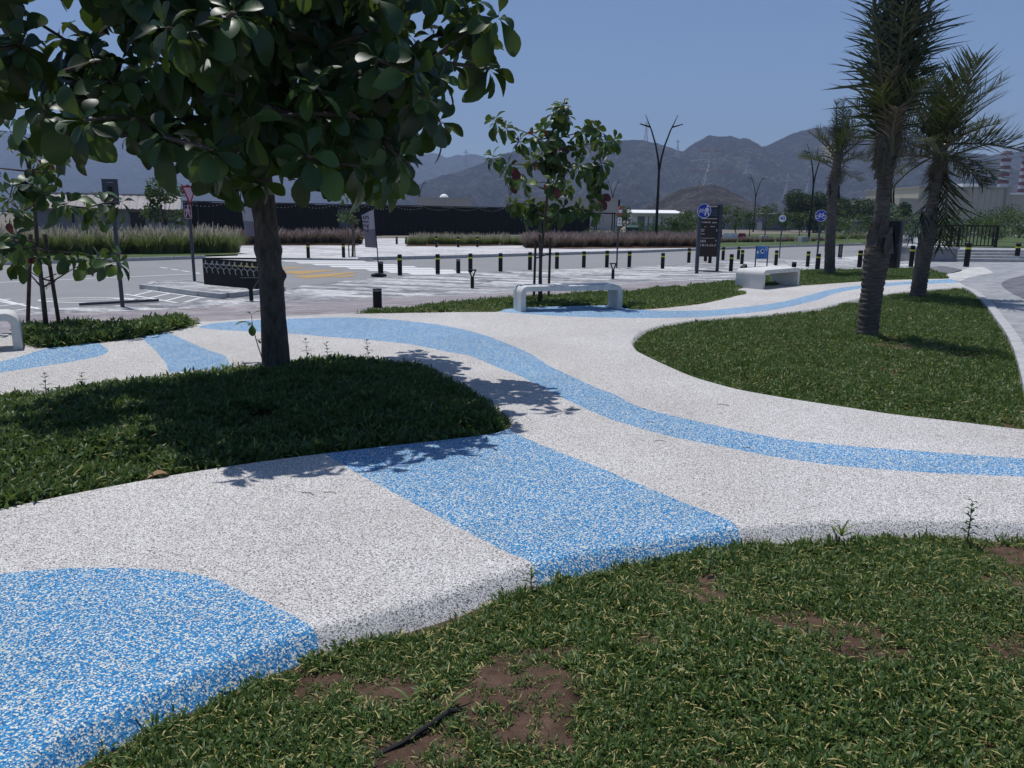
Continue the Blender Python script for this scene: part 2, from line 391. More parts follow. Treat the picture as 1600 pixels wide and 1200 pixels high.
# lawns, traced as plan outlines at path level
LAWN = {}
LAWN['tree'] = spline(px([(-500,900),(-200,838),(0,796),(150,765),(300,738),(450,716),(600,698),(700,687),(765,679),(799,669),(806,656),(785,637),(750,614),(715,593),(680,576),(640,566),(590,561),(520,560),(450,563),(380,570),(300,582),(200,594),(100,604),(0,617),(-200,642),(-500,690)]))
LAWN['palm'] = spline(px([(984,534),(995,520),(1020,510),(1060,502),(1120,496),(1200,490),(1280,480),(1320,470),(1360,462),(1420,454),(1480,449.5),(1503,449),(1518,454),(1540,472),(1560,498),(1579,524),(1592,552),(1603,585),(1613,630),(1618,668),(1600,671),(1480,657),(1400,648),(1320,636),(1240,624),(1160,610),(1120,600),(1080,588),(1040,571),(1008,556),(990,546)]))
_f = px([(2400,850),(1900,826),(1600,813),(1467,810),(1320,811),(1247,814),(1173,820),(1100,829),(1033,840),(933,855),(833,877),(760,898),(690,922),(600,948),(506,972),(420,1000),(340,1030),(262,1062),(150,1115),(37,1165)])
LAWN['front'] = np.vstack([spline(_f, False), [(-1.75, 1.15), (-2.3, 0.2), (-2.4, -3.0), (7.2, -3.0), (7.2, 3.9)]])
LAWN['back'] = spline(px([(512,491),(600,489.5),(700,487.8),(778,487),(790,483),(830,480),(955,477),(978,482),(1000,484),(1040,481),(1100,474),(1140,465),(1168,458),(1152,456.5),(1150,453.5),(1165,449.5),(1200,446.5),(1238,443),(1252,446),(1300,443),(1380,438),(1450,436),(1482,435),(1457,422.5),(1425,420),(1350,422),(1250,424),(1162,438),(1109,444),(1045,449),(970,456),(787,467),(700,474),(625,483),(550,489.5)]), step=0.12)
LAWN['left'] = spline(px([(310,506),(219,527),(130,537.5),(74,543.5),(42,537),(32,527),(37,518),(125,513),(219,508),(300,504)]))
OUTER = np.array(px([(-500,640),(-420,556),(-200,536),(0,521)]) + [tuple(p) for p in px([(37,517),(125,512),(219,507),(300,503),(330,502),(400,497.5),(512,490.5),(550,489),(625,482.6),(700,473.6),(787,466.6),(970,455.6),(1045,448.6),(1109,443.6),(1162,437.6),(1250,423.6),(1350,421.6),(1425,419.6),(1457,422),(1484,435),(1497,440),(1512,449),(1519,454),(1541,472),(1561,498),(1580,524),(1593,552),(1604,585),(1614,630),(1619,669)])] + [(4.9, 5.9), (7.5, 5.4), (7.5, -3.2), (-2.6, -3.2), (-3.2, 0.5), (-4.8, 2.6)])
SKW, SKD = 0.118, 0.108
def skirt(d):
    e = 0.05; return -SKD*np.where(d < e, 0.5*d*d/e, d-0.5*e)/(SKW-0.5*e)
def inset(L, d):
    """points of loop L moved inwards by d, dropped where they fold over"""
    L = np.asarray(L); n = len(L)
    a = np.roll(L, 1, 0); b = np.roll(L, -1, 0); t = b-a; t /= np.hypot(t[:, 0], t[:, 1])[:, None]+1e-9
    area = 0.5*np.sum(L[:, 0]*b[:, 1]-b[:, 0]*L[:, 1])
    nrm = np.c_[-t[:, 1], t[:, 0]]*(1 if area > 0 else -1)
    P = L + nrm*d
    ok = (pdist(P, L) > d*0.96) & inpoly(P, L)
    return P[ok]
BLUE = [
 px([(310,511),(340,504.5),(400,500),(445,498),(546,496),(621,500),(696,509),(752,522),(790,536),(827,552),(865,575),(902,592),(940,609),(960,616),(1000,636),(1080,656),(1160,674),(1240,688),(1320,696),(1400,702),(1520,711),(1600,716),(1800,724),(1800,756),(1600,745),(1480,740),(1360,732),(1280,724),(1200,712),(1120,696),(1040,680),(960,657),(940,649),(884,624),(846,605),(809,586),(771,571),(734,556),(696,549),(640,538),(565,530),(509,526),(452,521),(340,515)]),
 px([(776,486),(792,482),(830,479.5),(957,476.5),(980,481.5),(1020,485),(1100,485),(1160,480),(1220,472),(1260,462),(1300,452),(1344,446),(1420,440),(1500,435.6),(1508,441),(1420,444.4),(1344,451),(1300,460),(1280,468),(1220,482),(1160,490),(1080,496),(960,496.5),(880,494),(830,491)]),
 px([(500,700),(512,712),(560,740),(640,783),(720,826),(790,862),(828,877),(842,893),(850,935),(1000,935),(1190,900),(1172,862),(1163,834),(1140,812),(1080,790),(1000,757),(930,728),(850,697),(800,675),(780,650)]),
 px([(-300,960),(-100,905),(0,897),(60,890),(150,887),(250,890),(320,900),(370,920),(420,943),(470,968),(495,985),(504,1010),(506,1060),(300,1190),(0,1330),(-250,1330)]),
 px([(-80,582),(0,565),(31,557),(69,545),(109,536.5),(146,533.5),(162,541),(169,549),(156,556),(125,563),(62,573),(0,582),(-80,594)]),
 px([(220,526),(240,520),(260,518),(297,535),(328,548),(353,556),(362,575),(265,582),(258,566),(244,549)]),
]
SHARP = [2, 5]
BLUES = [spline(b, step=0.1) if i not in SHARP else np.array(b) for i, b in enumerate(BLUE)]
loops = [OUTER]; lawn_in = {}
for k, L in LAWN.items():
    loops.append(L)
    for d in (0.012, 0.024, 0.036, 0.05, 0.08):
        q = inset(L, d); 
        loops.append(q)
    lawn_in[k] = inset(L, SKW); loops.append(lawn_in[k])
V, F = cdt(loops + BLUES)
cen = V[F].mean(1)
keep = inpoly(cen, OUTER)
for k in LAWN: keep &= ~inpoly(cen, lawn_in[k])
dO = pdist(cen, OUTER)
for k in ('back', 'left', 'palm'): keep &= ~(inpoly(cen, LAWN[k]) & (dO < SKW+0.03))
F = F[keep]; cen = cen[keep]
zz = np.zeros(len(V))
for k, L in LAWN.items():
    i = inpoly(V, L); i[i] = pdist(V[i], L) > 1e-4
    if i.any(): zz[i] = skirt(pdist(V[i], L))
owner = np.full(len(F), -1)
for bi, b in enumerate(BLUES): owner[inpoly(cen, b)] = bi
def submesh(name, sel, mat, parent=None):
    idx = np.where(sel)[0]; used, inv = np.unique(F[idx].ravel(), return_inverse=True)
    fs = inv.reshape(-1, 3)
    me = bpy.data.meshes.new(name)
    vv = V[used]
    fl = []
    for f in fs.tolist():
        a, b, c = vv[f[0]], vv[f[1]], vv[f[2]]
        fl.append(tuple(f) if (b[0]-a[0])*(c[1]-a[1])-(b[1]-a[1])*(c[0]-a[0]) > 0 else tuple(f[::-1]))
    me.from_pydata([(x, y, z) for (x, y), z in zip(vv, zz[used])], [], fl)
    me.polygons.foreach_set('use_smooth', [True]*len(fl)); me.materials.append(mat)
    return link(name, me, parent)
path = tag(submesh('footpath', owner < 0, M['rubber_white']), 'pale grey speckled rubber footpath with rounded edges winding between the lawns', 'path', kind='structure')
blabels = ['winding pale blue speckled band running along the path', 'slim blue speckled band leading past the benches', 'broad blue speckled block crossing the path by the tree lawn', 'large blue speckled rounded patch at the front of the path', 'blue speckled tongue beside the far lawn', 'blue speckled wedge against the tree lawn']
for bi in range(len(BLUES)):
    o = submesh('blue_band', owner == bi, M['rubber_blue'], path); o['label'] = blabels[bi]
# soil of the lawns
def soilz(L):
    def f(x, y): return f.vec(np.array([[x, y]]))[0]
    def vec(P):
        return [-SKD + (0.075 if len(L) in RAISED else 0.016) + (0.0 if len(L) in RAISED else 0.075)*smooth((d-0.15)/0.9) + 0.022*noise.noise(Vector((x*2.1, y*2.1, 0)))*smooth(d/0.5) + 0.010*noise.noise(Vector((x*9, y*9, 3))) for (x, y), d in zip(P, pdist(P, L[::2]))]
    f.vec = vec
    return f
RAISED = {len(LAWN['back']), len(LAWN['left'])}
LSZ = {k: soilz(L) for k, L in LAWN.items()}
for k, L in LAWN.items():
    o = sheet('lawn_soil', L[::2], LSZ[k], M['soil'], 0.14 if k == 'front' else 0.4)
    tag(o, kind='structure')
# base terrain to the horizon
gx = np.concatenate([np.linspace(-9000, -160, 14), np.linspace(-120, 120, 81), np.linspace(160, 9000, 14)])
gy = np.concatenate([np.linspace(-300, -20, 6), np.linspace(-12, 180, 97), np.linspace(240, 9000, 16)])
vs = [(x, y, terrain(x, y)-0.22) for y in gy for x in gx]; nx = len(gx)
fs = [(j*nx+i, j*nx+i+1, (j+1)*nx+i+1, (j+1)*nx+i) for j in range(len(gy)-1) for i in range(nx-1)]
b = MB(); b.add(vs, fs); tag(b.build('ground', M['ground'], sm=True), kind='structure')
# paving between the park and the road
def tz(dz): return lambda x, y: terrain(x, y)+dz
near_edge = [(-420,557),(-200,537),(0,522),(37,518),(125,513),(219,508),(300,504),(330,502.5),(400,498),(512,491),(550,489.5),(625,483),(700,474),(787,467),(970,456),(1045,449),(1109,444),(1162,438),(1250,424),(1350,422),(1425,420)]
road_near = [(1452,397),(1400,398.5),(1300,401.5),(1160,406.5),(1060,411.5),(980,417.8),(800,422.5),(690,428),(560,436),(470,446),(440,455),(350,468),(260,473),(130,479),(0,485),(-250,498)]
road_far = [(-250,422),(0,413.5),(310,404),(440,404.5),(560,406.3),(690,403.5),(820,399.5),(1000,394.5),(1090,391),(1240,385.5),(1350,383),(1450,380.5)]
plaza = pxt(near_edge) + pxt([(1455,408)]) + pxt(road_near)
tag(sheet('plaza_paving', plaza, tz(-0.012), M['paver_grey'], 0.9), kind='structure')
mauve = pxt([(-400,556),(-200,536),(0,521),(37,517),(125,512),(219,507),(300,503),(330,501.5),(400,497),(512,490),(550,488.5),(625,482),(700,473),(787,466),(970,455),(1045,448),(1109,443),(1109,438),(1045,440),(970,444),(860,453),(760,459),(640,464),(560,468),(450,473),(330,480),(200,485),(0,494),(-250,506)])
tag(sheet('mauve_paving', mauve, tz(-0.004), M['paver_mauve'], 0.7), kind='structure')
road = pxt(road_near) + pxt(road_far)
tag(sheet('road', road, tz(-0.02), M['asphalt'], 1.2), kind='structure')
farp = pxt(road_far[2:][::-1]) + pxt([(310,404),(300,386),(420,380),(600,373),(900,371),(1100,371),(1300,371),(1450,371)])
tag(sheet('far_pavement', farp, tz(0.05), M['paver_far'], 2.5), kind='structure')
# right-hand plaza with coloured paving
rp = px([(1484,435),(1497,440),(1512,449),(1519,454),(1541,472),(1561,498),(1580,524),(1593,552),(1604,585),(1614,630),(1619,669)]) + [(5.2, 5.9), (8.5, 5.2), (40, 14), (50, 37), (18.5, 37.0)] + px([(1452,408),(1428,418),(1457,422)])
tag(sheet('right_plaza_paving', rp, lambda x, y: -0.010, M['paver_mid'], 1.5), kind='structure')
for nm, pts, mt in (('white_paving_inlay', [(1476,430.5),(1505,421),(1520,416.5),(1535,417),(1552,426),(1540,428.5),(1515,433),(1498,438.5)], 'paver_white'),
                    ('dark_paving_inlay', [(1450,418.5),(1470,415.5),(1490,418),(1503,422.5),(1478,428),(1464,426)], 'paver_dark'),
                    ('dark_paving_inlay', [(1565,443),(1590,432),(1660,420),(1760,430),(1760,500),(1640,478),(1590,462)], 'paver_dark'),
                    ('dark_paving_inlay', [(1590,560),(1600,540),(1640,530),(1760,560),(1760,640),(1640,640)], 'paver_dark')):
    tag(sheet(nm, spline(px(pts), step=0.25), lambda x, y: -0.005, M[mt], 0), kind='structure')
# kerb of the palm lawn: single stones
kp = spline(px([(1506,448.5),(1519,454),(1541,472),(1561,498),(1580,524),(1593,552),(1604,585),(1614,630),(1619,669)]), False, 0.05)
kroot = tag(link('lawn_kerb', None), kind='structure')
kb = MB(); kb.box((-0.245, -0.075, -0.12), (0.245, 0.075, 0.0)); kme = kb.mesh('kerb_stone', M['kerb'])
bmx = bmesh.new(); bmx.from_mesh(kme); bmesh.ops.bevel(bmx, geom=bmx.edges[:], offset=0.012, segments=1, affect='EDGES'); bmx.to_mesh(kme); bmx.free()
def stones(line, zf, root, me, step=0.5, side=0.0):
    line = np.asarray(line); seg = np.hypot(*np.diff(line, axis=0).T); cum = np.r_[0, np.cumsum(seg)]
    for s in np.arange(step/2, cum[-1], step):
        x = np.interp(s, cum, line[:, 0]); y = np.interp(s, cum, line[:, 1])
        x2 = np.interp(s+0.1, cum, line[:, 0]); y2 = np.interp(s+0.1, cum, line[:, 1]); x1 = np.interp(s-0.1, cum, line[:, 0]); y1 = np.interp(s-0.1, cum, line[:, 1])
        a = math.atan2(y2-y1, x2-x1)
        link('kerb_stone', me, root, (x-math.sin(a)*side, y+math.cos(a)*side, zf(x, y)), a)
stones(kp, lambda x, y: 0.018+random.uniform(-0.003, 0.003), kroot, kme, 0.5, 0.02)
# road kerbs
kb = MB(); kb.box((-0.735, -0.09, -0.2), (0.735, 0.09, 0.0)); kml = kb.mesh('kerb_stone', M['kerb'])
kroot = tag(link('road_kerb', None), kind='structure')
stones(pxt(road_far[:3]), lambda x, y: terrain(x, y)+0.13, kroot, kml, 1.5)
stones(pxt([(440,404.5),(560,406.3)]), lambda x, y: terrain(x, y)+0.06, kroot, kml, 1.5)
kroot = tag(link('road_kerb', None), kind='structure')
stones(pxt(road_far[4:]), lambda x, y: terrain(x, y)+0.14, kroot, kml, 1.5)
# verges beyond the road
def verge(name, pts, mat, dz, g=3.0): return tag(sheet(name, pxt(pts), tz(dz), mat, g), kind='structure')
verge('left_verge', [(-250,421),(0,412.5),(310,403.3),(372,401),(365,385),(300,384),(0,388),(-250,392)], M['farlawn'], 0.12)
verge('middle_verge', [(634,386),(720,386),(830,384.5),(824,378),(640,378.5)], M['soil'], 0.10)
verge('purple_verge', [(820,389),(900,390),(1090,388.5),(1100,376),(820,376)], M['soil'], 0.10)
verge('right_verge', [(1094,390.3),(1240,384.6),(1350,382.2),(1450,379.6),(1450,374),(1100,378)], M['farlawn'], 0.12)
verge('back_strip', [(300,385),(560,384.5),(562,379),(300,380)], M['soil'], 0.12)
verge('far_lawn', [(1100,377),(1450,373),(1460,366),(1300,366),(1090,367)], M['farlawn'], 0.08, 6)
verge('shrub_ground', [(915,376),(1100,376),(1092,364),(900,365)], M['farlawn'], 0.06, 6)
# parking island with its kerb
isl = pxt([(231,452),(236,446.5),(300,443),(430,445),(440,455),(352,464.5),(300,459.5)])
tag(sheet('parking_island', isl, tz(0.10), M['paver_grey'], 0.7), kind='structure')
kroot = tag(link('island_kerb', None), kind='structure')
kb = MB(); kb.box((-0.49, -0.08, -0.2), (0.49, 0.08, 0.0)); kms = kb.mesh('kerb_stone', M['kerb'])
stones(pxt([(300,443),(240,446),(231,451.5),(262,455),(300,460),(340,464.5),(356,464.5),(400,459.5),(441,454),(430,445)]), lambda x, y: terrain(x, y)+0.112, kroot, kms, 1.0)
# painted markings
def marking(name, pts, mt='paint_white', dz=-0.014):
    return tag(sheet(name, pxt(pts), tz(dz), M[mt], 0.8), kind='structure')
for i in range(8):
    y0 = 407.3+i*2.85; xa = 446+i*22+i*i*0.9; xb = xa+128+i*1.5; h = 0.85+0.06*i
    marking('crossing_stripe', [(xa, y0+h), (xb, y0+h+0.4), (xb-7, y0-h+0.4), (xa-8, y0-h)])
for pts in ([(440,419.8),(468,418.2),(482,416.6),(446,416.8)], [(442,425.5),(470,428),(500,424.5),(535,421.2),(505,421.5),(448,423)], [(455,431),(478,434),(510,432),(552,426),(560,423.8),(512,427)], [(515,433.2),(556,430.8),(548,428.6),(520,431.5)]):
    marking('yellow_chevron', pts, 'paint_yellow')
def stripe(a, b, w):
    pa, pb = G(*a), G(*b); d = (pb-pa); d.z = 0; d.normalize(); n = Vector((-d.y, d.x, 0))*w/2
    poly = [(q.x, q.y) for q in (pa-n, pb-n, pb+n, pa+n)]
    tag(sheet('painted_line', poly, tz(-0.0145+random.uniform(-0.001, 0.001)), M['paint_white'], 1.0), kind='structure')
stripe((-150,447),(310,427),0.14)
for k in range(5): stripe((250+k*17,416.8+k*2.7),(262+k*17,418.6+k*2.7),0.12)
stripe((75,468.6),(240,465.5),0.10)
# hatched bays
for a, b_ in (((195,458.5),(300,476)),((225,451.8),(320,464.6)),((300,476),(330,468)),((208,461),(240,453.5)),((232,465),(265,457.5)),((258,469),(290,461)),((282,473),(312,464.8))): stripe(a, b_, 0.1)
for a, b_ in (((-60,452),(82,487)),((0,470),(26,475)),((-60,480),(82,487)),((-40,474),(16,466)),((-30,481),(40,472.5)),((0,487),(62,478.5)),((-60,464),(0,460))): stripe(a, b_, 0.1)
# wheelchair symbol in the bay, laid out on the asphalt
c0 = G(135, 468); ring = [(c0.x+1.1*math.cos(a), c0.y+0.55*math.sin(a)) for a in np.linspace(0.3, 5.6, 18)]
for i in range(len(ring)-1):
    p0, p1 = Vector((*ring[i], 0)), Vector((*ring[i+1], 0)); d = (p1-p0).normalized(); n = Vector((-d.y, d.x, 0))*0.06
    if i == 0: mb = MB()
    mb.add([(q.x, q.y, terrain(q.x, q.y)-0.0135) for q in (p0-n, p1-n, p1+n, p0+n)], [(0,1,2,3)])
for (ax, ay, bx_, by_) in ((0.2, 0.55, 0.9, 0.5), (0.9, 0.5, 1.5, 0.05), (1.5, 0.05, 1.95, 0.15), (0.5, 0.3, 1.3, 0.33)):
    p0, p1 = Vector((c0.x+ax, c0.y+ay, 0)), Vector((c0.x+bx_, c0.y+by_, 0)); d = (p1-p0).normalized(); n = Vector((-d.y, d.x, 0))*0.07
    mb.add([(q.x, q.y, terrain(q.x, q.y)-0.012) for q in (p0-n, p1-n, p1+n, p0+n)], [(0,1,2,3)])
tag(mb.build('wheelchair_marking', M['paint_white']), kind='structure')
# terrace with steps at the right
TY = 33.0
ter = thing('stone_steps', 'grey stone steps rising to the terrace behind two bollards', 'steps', (18.6, 33.9, 0))
def stepbox(k):
    x0 = 0.42*k-0.55; y0 = 0.36*k
    for i in range(14):
        mb = MB(); w = 1.35; xa = x0 + i*w + (0.45 if k % 2 else 0)
        mb.box((xa+0.006 if i else x0, y0, 0.115*k), (xa+w-0.006, y0+0.36 if k < 3 else y0+0.6, 0.115*(k+1)-0.001*(k == 9)))
        mb.build('step_stone', M['kerb'], ter)
for k in range(4): stepbox(k)
mb = MB(); mb.add([(19.3, 35.4, 0.44), (80, 35.4, 0.44), (140, 110, 0.44), (36, 75, 0.44), (19.0, 36.1, 0.44), (36, 75, -1), (19.0, 36.1, -1), (19.3, 35.4, -1)], [(0, 1, 2, 3, 4), (3, 5, 6, 4), (4, 6, 7, 0)])
tag(mb.build('terrace', M['paver_mid']), kind='structure')
tl = np.array([(21.4, 39.2), (23.5, 38.4), (27, 38.8), (30.5, 41.5), (31.5, 45.5), (30.5, 48), (27, 47.5), (24.2, 44.5)])
tl2 = np.array([(27.0, 50), (36, 50), (40, 56), (47, 60), (48, 72), (38, 71), (32, 60)])
tag(sheet('terrace_lawn', spline(tl2, step=0.8), lambda x, y: 0.465, M['farlawn'], 2.0), kind='structure')
tag(sheet('terrace_lawn', spline(tl, step=0.5), lambda x, y: 0.47, M['farlawn'], 1.5), kind='structure')
w = thing('terrace_wall', 'low grey retaining wall with a pale coping beside the steps', 'wall', (17.4, 33.5, 0))
mb = MB(); mb.box((0, 0.03, -0.3), (1.4, 5.2, 0.52)); mb.build('wall_body', plain('retaining_wall', (0.22, 0.22, 0.235), 0.9, var=0.12), w)
mb = MB(); mb.box((-0.05, -0.02, 0.523), (1.45, 5.25, 0.60)); mb.build('coping', M['kerb'], w)
rl = thing('railing', 'black metal railing on the terrace wall beside the steps', 'railing', (17.55, 33.75, 0.6))
mb = MB(); mb.box((0, -0.03, 0.86), (3.0, 0.03, 0.92)); mb.build('top_rail', M['black'], rl)
mb = MB(); mb.box((0, -0.02, 0.05), (3.0, 0.02, 0.09)); mb.build('bottom_rail', M['black'], rl)
for i in range(19):
    mb = MB(); wd = 0.055 if i in (0, 6, 8, 18) else 0.02
    mb.box((i*0.16-wd+0.06, -wd/2, 0.0 if wd > 0.03 else 0.092), (i*0.16+wd+0.06, wd/2, 0.858)); mb.build('baluster', M['black'], rl)
# mountains
def fbm(x, y, o=6, H=0.9, l=2.1): return noise.fractal(Vector((x, y, 0.3)), H, l, o)
def mountain(name, prof, D, width, mat, seed, nu=260, nt_=46, rough=0.10, back=0.7, foot=0.0):
    P = [AT(u, v, D) for u, v in prof]; xs = np.array([p.x for p in P]); zs = np.array([p.z for p in P])
    X = np.linspace(xs[0], xs[-1], nu); vs = []; H = zs.max()
    for j in range(nt_):
        t = j/(nt_-1)*(1+back)
        for x in X:
            zc = float(np.interp(x, xs, zs)); sc = 1.0/(H*1.6)
            wx = x + 0.35*H*noise.noise(Vector((x*sc*0.7, t*1.7+seed, 5)))
            spur = 0.22*abs(noise.noise(Vector((wx*sc*24+seed, t*15, 4.2)))) + abs(noise.noise(Vector((wx*sc*1.9+seed, t*0.8, 1.1))))*1.1 + 0.6*abs(noise.noise(Vector((wx*sc*4.6+seed, t*2.2, 2.2)))) + 0.25*abs(noise.noise(Vector((wx*sc*11+seed, t*6, 3.2))))
            base = t**0.85 if t <= 1 else max(0, 1-(t-1)/back)**1.2
            env = min(1, t*3)*(1-smooth((t-0.55)/0.45)) if t < 1 else 0.0
            z = zc*(base - rough*2.2*spur*env) + H*0.045*fbm(x*sc*12+seed, t*9)*(1.0 if t < 0.97 else 0.25)
            y = D + (t-1)*width + 0.10*width*noise.noise(Vector((x*sc*1.1+seed, t*2, 9)))*(1 if t < 0.9 else 0.3)
            vs.append((x, y, max(z, -3) + foot*(1-t) - (4 if j == 0 else 0)))
    fs = [(j*nu+i, j*nu+i+1, (j+1)*nu+i+1, (j+1)*nu+i) for j in range(nt_-1) for i in range(nu-1)]
    b = MB(); b.add(vs, fs); return tag(b.build(name, mat, sm=True), kind='structure')
def rockmat(name, a, b_, c_, sc, bumpd):
    t = NT(name); p = t.pos()
    f = t.noise(p, sc, 10, 0.72); f2 = t.noise(p, sc*6, 8, 0.75)
    cc = t.ramp(t.mix(0.5, f, f2), [(0.40, a), (0.50, b_), (0.60, c_)])
    t.bump(f2, 1.0, bumpd); return t.done(cc, 0.95, 0, 0.05)
M['rock'] = rockmat('mountain_rock', (0.022, 0.022, 0.021), (0.062, 0.059, 0.054), (0.25, 0.23, 0.20), 0.014, 110)
M['rocknear'] = rockmat('hill_rock', (0.035, 0.031, 0.024), (0.095, 0.082, 0.064), (0.24, 0.205, 0.16), 0.035, 16)
mountain('far_mountains', [(-900,225),(-600,190),(-300,205),(-100,196),(60,206),(160,200),(260,222),(360,232),(470,238),(560,246),(620,242),(668,238),(695,243),(715,240),(732,238),(746,236),(770,246),(800,250),(860,262),(930,280),(1000,300)], 5200, 1500, M['rock'], 3.1, 200, 26, 0.07)
mountain('main_mountains', [(560,332),(600,318),(640,300),(665,287),(690,277),(740,259),(775,246),(797,238),(812,232),(850,230),(890,226),(940,221),(967,219.6),(1003,219),(1023,223),(1048,230),(1066,236),(1084,224),(1106,212),(1123,213),(1140,211),(1151,215),(1181,230),(1194,228),(1215,219),(1237,208),(1271,199),(1300,198),(1350,203),(1400,217),(1450,232),(1500,240),(1530,240),(1550,242),(1572,238),(1600,234),(1660,222),(1760,214),(1900,220),(2100,240)], 2600, 1150, M['rock'], 7.7, 520, 90, 0.20)
mountain('foreground_hill', [(960,344),(990,333),(1015,320),(1040,306),(1062,296),(1084,290),(1105,287),(1125,290),(1145,299),(1165,312),(1185,325),(1210,338),(1240,345)], 900, 190, M['rocknear'], 1.3, 150, 40, 0.08)
# ================================================================== VEGETATION
def leafstrip(L, Wd, prof, bend=0.0, fold=0.25, droop=0.0, tw=0.0):
    """a leaf along +Y with a midrib fold; prof = [(t, halfwidth)]"""
    vs = []; 
    for t, w in prof:
        a = -droop*t*t; y = L*(t-0.12*droop*t*t); z = L*0.5*a + bend*L*math.sin(math.pi*t)
        c, s_ = math.cos(tw*t), math.sin(tw*t)
        for k in (-1, 0, 1):
            x = k*w*Wd; zz_ = z + (abs(k)*fold*w*Wd)
            vs.append((x*c, y, zz_ + x*s_))
    fs = []
    for i in range(len(prof)-1):
        for k in (0, 1): fs.append((i*3+k, i*3+k+1, i*3+k+4, i*3+k+3))
    return vs, fs
OBOV = [(0, 0.03), (0.10, 0.05), (0.25, 0.33), (0.45, 0.74), (0.65, 1.0), (0.80, 0.95), (0.91, 0.68), (0.975, 0.33), (1.0, 0.04)]
def meshrnd(me, vals):
    at = me.attributes.new('rnd', 'FLOAT', 'POINT'); at.data.foreach_set('value', np.asarray(vals, np.float32))
def quickmesh(name, V_, F_, mats, rnd=None, mi=None, sm=True):
    me = bpy.data.meshes.new(name); me.from_pydata([tuple(map(float, v)) for v in V_] if not isinstance(V_, np.ndarray) else V_.tolist(), [], F_ if isinstance(F_, list) else F_.tolist())
    for m_ in mats: me.materials.append(m_)
    if mi is not None: me.polygons.foreach_set('material_index', mi)
    if sm: me.polygons.foreach_set('use_smooth', [True]*len(me.polygons))
    if rnd is not None: meshrnd(me, rnd)
    return me
def joinleaves(shapes, mats4, rnds):
    """shapes: list of (verts, quads) per leaf; mats4: matrices; returns arrays of the joined mesh"""
    VV = []; FF = []; RR = []; b = 0
    for (v, f), m4, r in zip(shapes, mats4, rnds):
        v = np.asarray(v); A = np.array(m4); w = v @ A[:3, :3].T + A[:3, 3]
        VV.append(w); FF.append(np.asarray(f)+b); RR.append(np.full(len(v), r)); b += len(v)
    return np.vstack(VV), np.vstack(FF), np.concatenate(RR)
# ---- ground cover
def clump(seed, n, h, spread, ll, dry):
    r = random.Random(seed); sh = []; ms = []; rn = []
    for i in range(n):
        a = r.uniform(0, 6.283); d = spread*math.sqrt(r.random())
        base = Vector((d*math.cos(a), d*math.sin(a), r.uniform(0, h)))
        el = r.gauss(0.75, 0.5) if r.random() > 0.06 else 0.05
        L = ll*r.uniform(0.6, 1.35); w = L*r.uniform(0.10, 0.17)
        isdry = r.random() < dry
        if isdry: el = r.uniform(-0.1, 0.3); w = 0.0032; L *= 1.5
        sh.append(leafstrip(L, w, [(0, 0.25), (0.5, 1.0), (1.0, 0.1)], 0.0, 0.35, r.uniform(-0.1, 0.8)))
        ms.append(Matrix.Translation(base) @ Euler((el, r.uniform(-0.6, 0.6), r.uniform(0, 6.283)), 'ZYX').to_matrix().to_4x4() if False else Matrix.Translation(base) @ Matrix.Rotation(r.uniform(0, 6.283), 4, 'Z') @ Matrix.Rotation(el, 4, 'X') @ Matrix.Rotation(r.uniform(-0.6, 0.6), 4, 'Y'))
        rn.append(r.uniform(0.9, 1.0) if isdry else min(0.86, max(0, r.gauss(0.42, 0.22))))
    Vv, Ff, Rr = joinleaves(sh, ms, rn)
    return quickmesh('ground_cover_clump', Vv, Ff, [M['cover']], Rr)
CL = bpy.data.collections.new('cover_clumps_near'); CLT = bpy.data.collections.new('cover_clumps_tall')
for i in range(6): CL.objects.link(bpy.data.objects.new('clump_source', clump(50+i, 46, 0.045, 0.055, 0.036, 0.07 if i < 4 else 0.30)))
for i in range(5): CLT.objects.link(bpy.data.objects.new('clump_source', clump(90+i, 64, 0.085, 0.075, 0.044, 0.03)))
